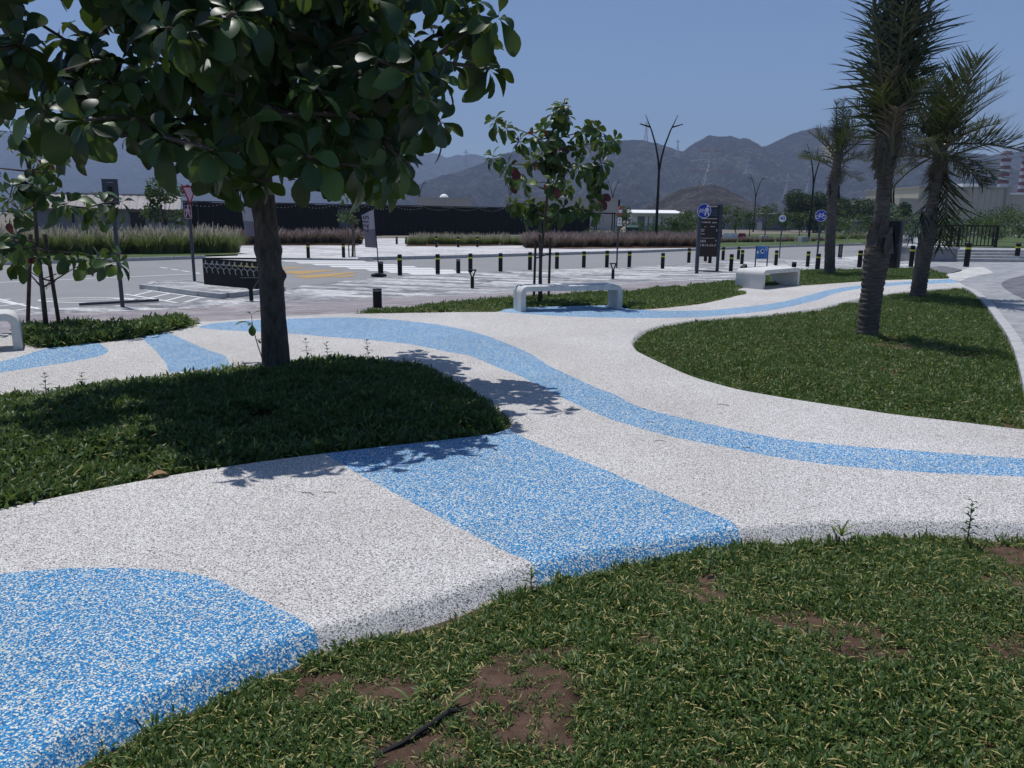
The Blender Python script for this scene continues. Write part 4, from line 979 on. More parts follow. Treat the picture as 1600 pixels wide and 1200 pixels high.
def grassrow(name, meshes, pts, label, group, s0, s1, dz=0.1):
    for (u, v) in pts:
        p = G(u, v); o = link(name, random.choice(meshes), None, (p.x, p.y, p.z+dz), random.uniform(0, 6.28)); k = random.uniform(s0, s1); o.scale = (k*1.1, k*1.1, k)
        tag(o, label, 'grass', group)
def row(u0, u1, n, v0, v1, jv=0.6): return [(u0+(u1-u0)*(i+random.uniform(-0.3, 0.3))/(n-1), v0+(v1-v0)*i/(n-1)+random.uniform(-jv, jv)) for i in range(n)]
grassrow('fountain_grass', FG, row(-15, 358, 30, 403, 398) + row(-10, 352, 26, 399, 394), 'tall green fountain grass clump with pale plumes on the road verge', 'fountain grasses on the verge', 1.15, 1.55)
grassrow('fountain_grass', FG, row(640, 826, 24, 384.6, 384.2, 0.4) + row(646, 824, 20, 381.5, 381), 'short pale green grass clump in the bed before the black wall', 'grass clumps before the black wall', 0.72, 0.9)
grassrow('purple_grass', PG, row(824, 1092, 34, 388.6, 387, 0.5) + row(828, 1090, 30, 385.2, 384) + row(828, 1092, 28, 381, 380), 'purple fountain grass clump in the long bed behind the road', 'purple grasses behind the road', 1.0, 1.25)
grassrow('purple_grass', PG, row(290, 558, 34, 383.4, 383), 'purple plumed grass clump at the foot of the black wall', 'purple grasses at the wall', 1.1, 1.4)
grassrow('purple_grass', PG, row(1100, 1292, 26, 381.5, 378.5, 0.3), 'low dark purple grass clump along the far verge', 'purple grasses on the far verge', 0.55, 0.7)
grassrow('fountain_grass', FG, row(1306, 1352, 9, 379, 377.5), 'yellow green grass clump on the verge behind the slim palm', 'grass clumps behind the slim palm', 0.9, 1.1)
# ---- bushes and background trees: leaf cards spread through lobes
def foliage(seed, lobes, n, size, mat, name='crown'):
    r = np.random.default_rng(seed); P = []; 
    w_ = np.array([l[3]**2 for l in lobes]); w_ = w_/w_.sum()
    ch = r.choice(len(lobes), n, p=w_)
    d = r.normal(size=(n, 3)); d /= np.linalg.norm(d, axis=1)[:, None]
    rad = r.random(n)**0.35
    L = np.array([l[:3] for l in lobes]); Rr = np.array([l[3] for l in lobes])
    C = L[ch] + d*(Rr[ch]*rad)[:, None]*np.array([1, 1, 0.85])
    a = r.normal(size=(n, 3)); a /= np.linalg.norm(a, axis=1)[:, None]
    b_ = np.cross(a, r.normal(size=(n, 3))); b_ /= np.linalg.norm(b_, axis=1)[:, None]
    s_ = size*r.uniform(0.6, 1.4, n)[:, None]
    Vv = np.stack([C-a*s_, C+b_*s_*0.45, C+a*s_, C-b_*s_*0.45], 1).reshape(-1, 3)
    Ff = np.arange(n*4).reshape(n, 4)
    tone = np.clip(r.normal(0.45, 0.2, n) + 0.0, 0, 1)
    return quickmesh(name, Vv, Ff, [mat], np.repeat(tone, 4), sm=False)
def lobeset(seed, n, w_, h, z0, r0=0.35):
    r = random.Random(seed); out = []
    for i in range(n):
        a = r.uniform(0, 6.283); d = w_*0.5*math.sqrt(r.random())*0.8; z = z0 + (h-z0)*r.uniform(0.12, 0.9); k = r0*w_*r.uniform(0.45, 0.9)*(1-0.45*abs((z-z0)/(h-z0)-0.4))
        out.append((d*math.cos(a), d*math.sin(a), z, k))
    return out
def tree(name, label, base, w_, h, trunk_h, seed, n, size, mat='bush', group=None, cat='tree', nl=9):
    root = thing(name, label, cat, base, group=group)
    mb = MB()
    mb.tube([(0, 0, -0.1), (0.02*h, 0, trunk_h*0.6), (0, 0.01*h, trunk_h), (0.02*h, 0, h*0.7)], [0.028*h*0.5+0.02, 0.022*h*0.5+0.02, 0.018*h*0.5+0.01, 0.01], 7)
    r = random.Random(seed); lobes = lobeset(seed, nl, w_, h, trunk_h*0.85)
    for l in lobes[:6]: mb.tube([(0, 0.01*h, trunk_h*0.9), (l[0]*0.5, l[1]*0.5, (trunk_h+l[2])*0.5), l[:3]], [0.014*h*0.5+0.006, 0.01*h*0.4+0.005, 0.004], 5)
    mb.build('trunk', M['twig'], root, sm=1)
    tag(link('crown', foliage(seed, lobes, n, size, M[mat]), root), kind='stuff')
    return root
def shrub(name, label, base, w_, h, seed, n, size, mat='bush', group=None):
    root = thing(name, label, 'shrub', base, group=group); mb = MB(); r = random.Random(seed); lobes = lobeset(seed, 6, w_, h, 0.08*h, 0.42)
    for l in lobes: mb.tube([(0, 0, -0.08), (l[0]*0.6, l[1]*0.6, l[2]*0.6), l[:3]], [0.02*h, 0.012*h, 0.004], 5)
    mb.build('stem', M['twig'], root, sm=1); tag(link('foliage', foliage(seed, lobes, n, size, M[mat], 'foliage'), root), kind='stuff'); return root
def gz(u, y):
    """ground point under picture column u at distance y"""
    x = ray(u, 345).x*y; return (x, y, terrain(x, y)-0.02)
# ================================================================== THINGS
def face_cam(p, off=0.0): return math.atan2(p.y, p.x)-math.pi/2 + off      # local -Y looks back at the camera's side
# ---- benches: one bent slab, rounded at the shoulders
def bench(label, A, B, H=0.45, T=0.092, D=0.46, R=0.13):
    A, B = Vector(A), Vector(B); L = (B-A).length; a = math.atan2(B.y-A.y, B.x-A.x)
    def loop(off, r):
        pts = []; x0, x1, z1 = off, L-off, H-off
        pts.append((x0, 0.0))
        for k in range(9):
            t_ = math.pi - math.pi/2*k/8; pts.append((x0+r+r*math.cos(t_), z1-r+r*math.sin(t_)))
        for k in range(9):
            t_ = math.pi/2 - math.pi/2*k/8; pts.append((x1-r+r*math.cos(t_), z1-r+r*math.sin(t_)))
        pts.append((x1, 0.0)); return pts
    o_, i_ = loop(0, R), loop(T, max(0.03, R-T)); n = len(o_); mb = MB()
    bev = 0.008
    vs = []
    for y, ins in ((0, bev), (bev, 0), (D-bev, 0), (D, bev)):
        oo = loop(ins, R-ins) if ins else o_; ii = loop(T-ins, max(0.03, R-T)) if ins else i_
        vs += [(x, y, z) for x, z in oo] + [(x, y, z) for x, z in ii]
    fs = []
    for s_ in range(3):
        b0, b1 = s_*2*n, (s_+1)*2*n
        for k in range(n-1):
            fs.append((b0+k+1, b0+k, b1+k, b1+k+1)); fs.append((b0+n+k, b0+n+k+1, b1+n+k+1, b1+n+k))
        fs.append((b0, b0+n, b1+n, b1)); fs.append((b0+2*n-1, b0+n-1, b1+n-1, b1+2*n-1))
    for k in range(n-1):
        fs.append((k, k+1, n+k+1, n+k)); b3 = 6*n; fs.append((b3+k+1, b3+k, b3+n+k, b3+n+k+1))
    mb.add(vs, fs); o = mb.build('bench', M['concrete'], None, 40, (A.x, A.y, 0.002), a)
    return tag(o, label, 'bench', 'white concrete benches')
bench('long white concrete bench on a blue pad before the young almond tree', G(814, 487.5, 0), G(972, 483.3, 0))
A2, B2 = G(1191.5, 452.3, 0), G(1248.5, 446, 0)
bench('short looking white concrete bench on the lawn strip before the slim palm', A2, B2, 0.46, 0.10, 0.75)
A3 = G(35.5, 546.5, 0); B3 = A3+Vector((-1.60, -0.93, 0)); bench('grey shaded concrete bench end beside the staked sapling', B3, A3, 0.45, 0.095, 0.5, 0.15)
# ---- bollards
def bollard_meshes():
    mb = MB(); mb.lathe([(0.5, 0), (0.5, 0.955), (0.47, 0.985), (0.40, 1.0)], 18); body = mb.mesh('post', M['black'], 40)
    mb = MB(); mb.lathe([(0.512, 0.735), (0.515, 0.74), (0.515, 0.805), (0.512, 0.81)], 18); band = mb.mesh('reflective_band', M['reflect_yellow'], 40)
    mb = MB(); mb.lathe([(0.5, 0), (0.5, 0.87)], 18); l1 = mb.mesh('post', M['black'], 40)
    mb = MB(); mb.lathe([(0.44, 0.871), (0.44, 0.925)], 18); l2 = mb.mesh('lens', M['silver'], 40)
    mb = MB(); mb.lathe([(0.53, 0.926), (0.53, 0.98), (0.45, 1.0)], 18); l3 = mb.mesh('cap', M['black'], 40)
    return body, band, l1, l2, l3
BO = bollard_meshes()
def bollard(u, vt, vb, label, group, light=False, wid=0.165):
    p = G(u, vb); t_ = AT(u, vt, p.y); h = max(0.55 if not light else 0.3, min(0.95, t_.z-p.z))
    r = thing('light_bollard' if light else 'bollard', label, 'bollard', p, random.uniform(0, 6), group)
    for nm, me in ((('post', BO[2]), ('lens', BO[3]), ('cap', BO[4])) if light else (('post', BO[0]), ('reflective_band', BO[1]))):
        o = link(nm, me, r); o.scale = (wid, wid, h)
for u, vt, vb in ((625,397.5,430),(684,397,428),(735,396,425.5),(782,395.5,423.7),(828,394,421.7),(870,394,419.8),(912,392.5,417.9),(948,391.5,417.7),(983,392.4,417.3),(1035,395.2,419.4)):
    bollard(u, vt, vb, 'black bollard with a yellow band in the row along the near road edge', 'bollards along the near road edge')
for u, vt, vb in ((1076,387.8,410.5),(1102,386,408),(1109,388.5,411),(1129.4,386,406.3),(1153.4,385.5,405),(1159,390.5,412.5)):
    bollard(u, vt, vb, 'black bollard with a yellow band around the tall brown sign board', 'bollards around the brown sign board')
bollard(1141.7, 397, 423.7, 'black bollard with a yellow band between the brown board and the blue board', None)
for u, vt, vb in ((1212,391,414.3),(1261.5,392.5,416.5),(1277,400,421)):
    bollard(u, vt, vb, 'black bollard with a yellow band between the blue board and the slim palm', 'bollards before the slim palm')
bollard(1342.5, 391, 417.5, 'black bollard with a yellow band between the slim palm and the tall palm', None)
bollard(1423, 383.5, 417, 'black bollard with a yellow band between the louvred pillar and the leaning palm', None)
bollard(1509.5, 379.5, 416.5, 'black bollard with a yellow band standing by the white paving before the steps', None, wid=0.2)
bollard(1588, 380, 408.3, 'black bollard with a yellow band at the far end of the steps', None, wid=0.2)
for u, vt, vb in ((482,379,405),(537,379,404)): bollard(u, vt, vb, 'black bollard with a yellow band at the far end of the zebra crossing', 'bollards at the far end of the crossing')
for u, vt, vb in ((563,372.5,383),(620,370,382.5),(634.5,372,382.5),(682,369,387.5),(716,370,387.5),(746,370,387)): bollard(u, vt, vb, 'small far black bollard on the pavement before the black wall', 'bollards before the black wall')
bollard(590, 451, 480.5, 'stout black flat-topped bollard light beside the tip of the grass strip', None, True)
bollard(716, 405, 426.3, 'flat-topped black bollard light within the row along the road', None, True, 0.16)
bollard(595.5, 408.5, 429.5, 'flat-topped black bollard light behind the feather flag base', None, True, 0.17)
bollard(1240, 412.5, 423.0, 'flat-topped black bollard light peeping over the shorter bench', None, True, 0.16)
def forklight(u, vt, vb, label, rz):
    p = G(u, vb); h = AT(u, vt, p.y).z-p.z; r = thing('path_light', label, 'light', p, rz, 'forked path lights')
    w_ = h*0.17
    mb = MB(); mb.lathe([(0.055, 0), (0.055, h*0.55)], 12); mb.build('post', M['black'], r, 40)
    mb = MB(); mb.tube([(0, 0, h*0.5), (-w_*0.5, 0, h*0.72), (-w_, 0, h*0.96)], 0.022, 6); mb.tube([(0, 0, h*0.5), (w_*0.5, 0, h*0.72), (w_, 0, h*0.96)], 0.022, 6); mb.build('fork', M['black'], r)
    mb = MB(); mb.box((-w_*1.3, -0.09, h*0.94), (w_*1.3, 0.09, h)); mb.build('lamp_head', M['black'], r)
forklight(738, 421, 450, 'black forked path light on the paving left of the long bench', 0.0)
forklight(957.5, 411, 435.5, 'black forked path light on the paving behind the long bench', 0.1)
p = G(393, 470); h = AT(393, 434, p.y).z-p.z; r = thing('path_light', 'black path light with a wedge head beside the tree trunk', 'light', p)
mb = MB(); mb.lathe([(0.05, 0), (0.05, h*0.55)], 12); mb.build('post', M['black'], r, 40)
mb = MB(); hw = 0.22; mb.add([(-0.05, -0.06, h*0.5), (0.05, -0.06, h*0.5), (hw, -0.06, h*0.95), (-hw, -0.06, h*0.95), (-0.05, 0.06, h*0.5), (0.05, 0.06, h*0.5), (hw, 0.06, h*0.95), (-hw, 0.06, h*0.95)], [(0,1,2,3),(7,6,5,4),(0,4,5,1),(1,5,6,2),(3,7,4,0)]); mb.build('bracket', M['black'], r)
mb = MB(); mb.box((-hw-0.02, -0.08, h*0.952), (hw+0.02, 0.08, h)); mb.build('lamp_head', M['black'], r)
p = G(1161, 437, -0.05); r = thing('floodlight', 'small tilted black floodlight on a spike in the lawn beside the shorter bench', 'light', p, 0.5)
mb = MB(); mb.tube([(0, 0, -0.05), (0, 0, 0.16)], 0.015, 6); mb.build('spike', M['black'], r)
mb = MB(); mb.box((-0.09, -0.05, -0.15), (0.09, 0.05, 0.15)); o = mb.build('lamp_head', M['black'], r, loc=(0, 0, 0.28)); o.rotation_euler = (0.3, -0.42, 0)
mb = MB(); mb.box((-0.035, -0.056, -0.10), (0.02, -0.051, 0.08)); o2 = mb.build('lens', M['silver'], o)
# ---- signs
def flat(mb, pts, y=0.0, mi=0, th=0.004):
    n = len(pts); mb.add([(x, y-th, z) for x, z in pts] + [(x, y, z) for x, z in pts], [tuple(range(n))] + [(i, i+n, (i+1) % n+n, (i+1) % n) for i in range(n)], mi)
def disc(mb, r, y0, y1, n=32, mi=0, c=(0, 0)):
    vs = [(c[0]+r*math.cos(2*math.pi*k/n), y0, c[1]+r*math.sin(2*math.pi*k/n)) for k in range(n)] + [(c[0]+r*math.cos(2*math.pi*k/n), y1, c[1]+r*math.sin(2*math.pi*k/n)) for k in range(n)]
    mb.add(vs, [tuple(range(n)), tuple(range(2*n-1, n-1, -1))] + [(k, k+n, (k+1) % n+n, (k+1) % n) for k in range(n)], mi)
def ringm(mb, r, w_, y, c=(0, 0), n=24, mi=0):
    vs = []
    for k in range(n):
        a = 2*math.pi*k/n
        for q in (r-w_/2, r+w_/2): vs.append((c[0]+q*math.cos(a), y, c[1]+q*math.sin(a)))
    mb.add(vs, [(2*k, 2*k+1, (2*k+3) % (2*n), (2*k+2) % (2*n)) for k in range(n)], mi)
def bar(mb, a, b_, w_, y, mi=0):
    a, b_ = Vector((a[0], 0, a[1])), Vector((b_[0], 0, b_[1])); d = (b_-a).normalized(); n = Vector((-d.z, 0, d.x))*w_/2
    mb.add([(q.x, y, q.z) for q in (a-n, b_-n, b_+n, a+n)], [(0, 1, 2, 3)])
def bike(mb, s_, c, y):
    w_ = 0.055*s_; x0, z0 = c
    for sx in (-0.36, 0.36): ringm(mb, 0.22*s_, w_, y, (x0+sx*s_, z0-0.12*s_))
    P = lambda x, z: (x0+x*s_, z0+z*s_)
    for a, b_ in (((-0.36, -0.12), (-0.15, 0.2)), ((-0.15, 0.2), (0.22, 0.2)), ((0.22, 0.2), (0.36, -0.12)), ((-0.15, 0.2), (0.0, -0.12)), ((0.0, -0.12), (0.22, 0.2)), ((0.0, -0.12), (-0.36, -0.12)), ((0.22, 0.2), (0.18, 0.34)), ((0.18, 0.34), (0.32, 0.34)), ((-0.15, 0.2), (-0.18, 0.3)), ((-0.28, 0.31), (-0.08, 0.31))): bar(mb, P(*a), P(*b_), w_, y-0.001)
def walker(mb, s_, c, y):
    x0, z0 = c; P = lambda L: [(x0+x*s_, z0+z*s_) for x, z in L]
    disc(mb, 0.09*s_, y-0.002, y, 14, 0, (x0+0.04*s_, z0+0.47*s_))
    for L in ([(-0.13, 0.34), (0.1, 0.34), (0.12, 0.05), (-0.12, 0.05)], [(-0.13, 0.33), (-0.07, 0.25), (-0.22, 0.02), (-0.28, 0.06)], [(0.1, 0.33), (0.26, 0.06), (0.2, 0.02), (0.06, 0.24)], [(-0.12, 0.06), (0.0, 0.06), (-0.12, -0.42), (-0.24, -0.42)], [(0.0, 0.06), (0.12, 0.06), (0.25, -0.4), (0.14, -0.42)]):
        mb.add([(x, y, z) for x, z in P(L)], [tuple(range(len(L)))])
def digits(s, size, mat, parent, loc, rot, name='lettering', ex=0.002):
    cu = bpy.data.curves.new('t', 'FONT'); cu.body = s; cu.size = size; cu.align_x = 'CENTER'; cu.align_y = 'CENTER'; cu.extrude = ex; cu.offset = size*0.02
    o = bpy.data.objects.new('t', cu); COL.objects.link(o); dg = bpy.context.evaluated_depsgraph_get(); me = bpy.data.meshes.new_from_object(o.evaluated_get(dg)); bpy.data.objects.remove(o)
    me.materials.clear(); me.materials.append(mat); q = link(name, me, parent, loc); q.rotation_euler = rot; return q
def polesign(u, vb, label, cu, cv, dpx, rot=0.0, pr=0.035, extra=None):
    p = G(u, vb); y = p.y; c = AT(cu, cv, y); d = dpx*y/FPX
    r = thing('road_sign', label, 'sign', p, rot)
    top_ = c.z-p.z
    mb = MB(); mb.tube([(0, 0, -0.05), (0, 0, top_+d*0.4)], pr, 10); mb.build('pole', M['greymetal'], r, 40)
    return r, d, top_, p
r, d, t_, p = polesign(1088.5, 427, 'round blue sign with bicycle and walker on a grey pole before the brown board', 1095, 329.5, 21.5, 0.05, 0.07)
mb = MB(); disc(mb, d/2, -0.10, -0.085, 36); o = mb.build('sign_plate', M['signblue'], r, loc=(0.12, 0, t_))
mb = MB(); ringm(mb, d*0.48, d*0.035, -0.102, n=36); bike(mb, d*0.46, (-d*0.2, 0.0), -0.103); walker(mb, d*0.72, (d*0.2, -0.01), -0.104); mb.build('symbol', M['signwhite'], o)
r, d, t_, p = polesign(1275.5, 415, 'round blue bicycle sign on a pole beside the slim palm', 1280.5, 337, 17.5, -0.2, 0.045)
mb = MB(); disc(mb, d/2, -0.075, -0.06, 36); o = mb.build('sign_plate', M['signblue'], r, loc=(0, 0, t_))
mb = MB(); ringm(mb, d*0.48, d*0.03, -0.077, n=36); bike(mb, d*0.72, (0, -0.01), -0.078); mb.build('symbol', M['signwhite'], o)
r, d, t_, p = polesign(1217.5, 402.5, 'round white speed limit sign reading 40 on a thin pole', 1222.5, 341.3, 11.8, -0.1, 0.03)
mb = MB(); disc(mb, d/2, -0.06, -0.045, 32); o = mb.build('sign_plate', M['signwhite'], r, loc=(0, 0, t_))
mb = MB(); ringm(mb, d*0.475, d*0.05, -0.062, n=32); mb.build('rim', M['greymetal'], o)
digits('40', d*0.62, M['signblue'], o, (0, -0.063, 0), (math.pi/2, 0, 0))
# parking sign seen edge-on in the grass
r, d, t_, p = polesign(963.5, 418, 'narrow red no parking sign with a white plate on a black pole', 968.5, 330, 17, 1.05, 0.035)
top_ = AT(970, 312, p.y).z-p.z; mb = MB(); mb.tube([(0, 0, t_), (0, 0, top_)], 0.045, 8); mb.build('pole_top', M['black'], r, 40)
mb = MB(); flat(mb, [(d*0.5*math.cos(k*math.pi/4+math.pi/8), d*0.5*math.sin(k*math.pi/4+math.pi/8)) for k in range(8)], -0.05, th=0.015); o = mb.build('sign_plate', M['signred'], r, loc=(0, 0, t_))
mb = MB(); flat(mb, [(-0.2, -0.06), (0.2, -0.06), (0.2, 0.06), (-0.2, 0.06)], -0.067); mb.build('symbol', M['signwhite'], o)
z2 = AT(966, 346.5, p.y).z-p.z
mb = MB(); hh = 6.3*p.y/FPX; flat(mb, [(-0.22, -hh), (0.22, -hh), (0.22, hh), (-0.22, hh)], -0.05, th=0.012); o = mb.build('lower_plate', M['signwhite'], r, loc=(0, 0, z2))
mb = MB()
for zq in (-0.55, -0.3, 0.35, 0.6): bar(mb, (-0.12, hh*zq), (0.12, hh*zq), hh*0.14, -0.064)
mb.build('printing', M['greymetal'], o)
# back of a sign by the parking bay
p = G(191.5, 478.5); r = thing('road_sign', 'plain dark grey back of a sign on a tall pole at the parking bay', 'sign', p)
tz_ = AT(176, 300, p.y).z-p.z; wpx = p.y/FPX
mb = MB(); mb.tube([(0, 0, -0.05), (0, 0, tz_+0.15)], 0.045, 10); mb.build('pole', M['greymetal'], r, 40)
mb = MB(); hw = 12*wpx; hh = 19*wpx; mb.box((-hw, -0.07, -hh), (hw, -0.046, hh)); o = mb.build('sign_plate', M['greymetal'], r, loc=(0, 0, tz_))
mb = MB(); mb.box((-0.05, -0.085, -hh), (0.05, -0.0705, hh*0.4)); mb.build('bracket', M['black'], o)
mb = MB(); mb.box((-hw*0.4, -0.076, hh*0.72), (hw*0.5, -0.0705, hh*0.76)); mb.build('label_strip', M['silver'], o)
# warning triangle with a pedestrian plate
p = G(304.5, 444.5, dz=0.0); r = thing('road_sign', 'triangular warning sign with a pink walker plate on a pole by the black rack', 'sign', p, 0.0)
k = p.y/FPX; zt = AT(292, 305, p.y).z-p.z; zp = AT(294, 331, p.y).z-p.z
mb = MB(); mb.tube([(0, 0, 0), (0, 0, zt+0.3)], 0.045, 10); mb.build('pole', M['greymetal'], r, 40)
mb = MB(); flat(mb, [(-13*k, 14*k), (0, -15*k), (13*k, 14*k)], -0.06, th=0.012); o = mb.build('sign_plate', M['signred'], r, loc=(0, 0, zt)); o.rotation_euler = (0, 0, 0.9)
mb = MB(); flat(mb, [(-9*k, 11*k), (0, -10*k), (9*k, 11*k)], -0.073); mb.build('sign_face', M['signpink'], o)
mb = MB(); flat(mb, [(-5.4*k, -10*k), (5.4*k, -10*k), (5.4*k, 10*k), (-5.4*k, 10*k)], -0.06, th=0.012); o = mb.build('walker_plate', M['signpink'], r, loc=(-0.02, 0, zp))
mb = MB(); flat(mb, [(-4.6*k, -9.2*k), (4.6*k, -9.2*k), (4.6*k, 9.2*k), (-4.6*k, 9.2*k)], -0.0725, th=0.003); mb.build('plate_face', M['darkopen'], o)
mb = MB(); walker(mb, 17*k, (0, -0.01), -0.078); mb.build('symbol', M['signpink'], o)
# brown information totem
p = G(1104, 423.2); k = p.y/FPX; r = thing('information_board', 'tall dark brown information board on two legs with pale lettering', 'sign', p, -0.12)
zb = AT(1106, 401, p.y).z-p.z; zt = AT(1111, 320, p.y).z-p.z; hw = 13.5*k
mb = MB(); mb.box((-hw, -0.05, zb), (hw, 0.05, zt)); mb.build('panel', M['totem'], r)
for sx in (-1, 1): mb = MB(); mb.box((sx*hw-0.06+(-0.061 if sx < 0 else 0.061), -0.06, 0), (sx*hw+0.06+(-0.061 if sx < 0 else 0.061), 0.06, zt+0.005)); mb.build('leg', M['greymetal'], r)
mb = MB(); mb.box((-hw-0.1, -0.2, 0.0), (hw+0.1, 0.2, 0.012)); mb.build('base_plate', M['black'], r)
Hh = zt-zb
mb = MB(); mb.box((-hw*0.92, -0.056, zt-Hh*0.24), (hw*0.92, -0.0505, zt-Hh*0.065)); em = mb.build('emblem_panel', plain('totem_teal', (0.018, 0.028, 0.036), 0.5), r)
mb = MB()
for i, x in enumerate(np.linspace(-0.75, 0.62, 5)):   # outlined letter forms
    x0, x1 = hw*x, hw*(x+0.22); za, zc = zt-Hh*0.20, zt-Hh*0.09
    bar(mb, (x0, za), (x0, zc), 0.03, -0.058); bar(mb, (x0, zc), (x1, zc), 0.03, -0.0585); bar(mb, (x0, (za+zc)/2), (x1, (za+zc)/2), 0.03, -0.059)
    if i % 2: bar(mb, (x1, zc), (x1, za), 0.03, -0.0582)
    if i != 1: bar(mb, (x0, za), (x1, za), 0.03, -0.0588)
mb.build('emblem', M['totemblue'], em)
mb = MB(); rr = random.Random(4)
bar(mb, (-hw*0.9, zt-Hh*0.03), (hw*0.75, zt-Hh*0.03), 0.06, -0.053); bar(mb, (-hw*0.9, zt-Hh*0.265), (hw*0.8, zt-Hh*0.265), 0.035, -0.053)
def words(z, x0, x1, h_, gap=0.03):
    x = x0
    while x < x1-0.03:
        w_ = rr.uniform(0.03, 0.06); bar(mb, (x, z), (min(x+w_, x1), z), h_*rr.uniform(0.7, 1.0), -0.053); x += w_+gap*rr.uniform(0.3, 0.7)
words(zt-Hh*0.335, -hw*0.85, hw*0.1, 0.07); words(zt-Hh*0.34, hw*0.25, hw*0.85, 0.06)
words(zt-Hh*0.42, -hw*0.6, -hw*0.2, 0.03); words(zt-Hh*0.415, hw*0.1, hw*0.6, 0.045)
for f_ in (0.475, 0.505, 0.56, 0.685, 0.71): words(zt-Hh*f_, -hw*0.9, -hw*(0.5 if f_ < 0.6 else 0.3), 0.05)
for f_ in (0.49, 0.69): bar(mb, (hw*0.82, zt-Hh*(f_-0.02)), (hw*0.82, zt-Hh*(f_+0.015)), 0.04, -0.053)
bar(mb, (-hw*0.9, zt-Hh*0.64), (hw*0.7, zt-Hh*0.64), 0.02, -0.053)
for i in range(7):
    x = hw*(-0.85+i*0.26); z = zt-Hh*0.775; bar(mb, (x, z-0.045), (x+rr.uniform(-0.03, 0.03), z+0.045), rr.uniform(0.03, 0.06), -0.053)
    if i % 2: bar(mb, (x-0.05, z-0.03), (x+0.05, z-0.03), 0.025, -0.0535)
mb.build('lettering', M['totemtext'], r)
# light blue notice board on two posts
pa, pb = G(1177.5, 421), G(1199.5, 419); c = (pa+pb)/2; k = c.y/FPX; r = thing('notice_board', 'light blue notice board with a small emblem on two thin posts', 'sign', c, math.atan2(pb.y-pa.y, pb.x-pa.x)*0.4)
hw = 10.8*k; zt = AT(1190, 384.5, c.y).z-c.z; zb = AT(1190, 404.5, c.y).z-c.z
for sx in (-1, 1): mb = MB(); mb.box((sx*hw-0.02, -0.02, -0.05), (sx*hw+0.02, 0.02, zt)); mb.build('post', M['greymetal'], r)
mb = MB(); mb.box((-hw+0.022, -0.015, zb), (hw-0.022, 0.015, zt)); o = mb.build('panel', M['signlightblue'], r)
zc = zb+(zt-zb)*0.6; mb = MB(); disc(mb, 0.10, -0.019, -0.0155, 20, 0, (0, zc)); flat(mb, [(-0.3, zc-0.08), (-0.2, zc-0.10), (-0.19, zc-0.01), (-0.29, zc+0.03)], -0.0155); ringm(mb, 0.06, 0.02, -0.017, (0.22, zc+0.1), 14); mb.build('emblem', M['signwhite'], o)
mb = MB(); flat(mb, [(-0.07, zc-0.05), (0.08, zc-0.05), (0.06, zc+0.06), (-0.02, zc+0.07)], -0.0195)
for q, w_ in ((0.30, 0.24), (0.12, 0.3)): bar(mb, (-w_/2-0.06, zb+(zt-zb)*q), (w_/2, zb+(zt-zb)*q), 0.03, -0.018)
mb.build('printing', plain('notice_ink', (0.02, 0.03, 0.08), 0.5), o)
# small black notice post and louvred pillar
p = G(1312, 404); k = p.y/FPX; r = thing('notice_post', 'small black notice post with a white foot behind the slim palm', 'sign', p, 0.0)
mb = MB(); mb.box((-3*k, -0.03, 0.08), (3*k, 0.03, 22*k)); mb.build('panel', M['totem'], r)
mb = MB(); mb.box((-3.3*k, -0.06, 0), (3.3*k, 0.06, 0.079)); mb.build('foot', M['signwhite'], r)
mb = MB()
for q in range(7): bar(mb, (-1.5*k, (6+q*2)*k), (1.2*k, (6+q*2)*k), 0.02, -0.031)
mb.build('lettering', M['totemtext'], r)
p = G(1391, 420.5, -0.04); k = p.y/FPX; r = thing('louvred_pillar', 'black pillar with horizontal louvres behind the tall palm', 'pillar', p, math.radians(-38))
h = AT(1400, 346, p.y).z-p.z; w_ = 0.27
mb = MB(); mb.box((-w_, -w_, 0), (w_-0.03, w_, h)); mb.build('housing', M['black'], r)
for i in range(24):
    z = 0.08 + (h-0.16)*i/23; mb = MB(); mb.add([(w_-0.028, -w_*0.8, z+0.03), (w_+0.012, -w_*0.8, z), (w_+0.012, w_*0.8, z), (w_-0.028, w_*0.8, z+0.03), (w_-0.028, -w_*0.8, z-0.006), (w_-0.028, w_*0.8, z-0.006)], [(0, 1, 2, 3), (1, 4, 5, 2), (0, 4, 1), (3, 2, 5)]); mb.build('louvre', plain('louvre_steel', (0.06, 0.06, 0.065), 0.4, 0.3) if i == 0 else bpy.data.materials['louvre_steel'], r)
mb = MB(); mb.box((-w_-0.02, -w_-0.02, h+0.001), (w_+0.02, w_+0.02, h+0.04)); mb.build('cap', M['greymetal'], r)
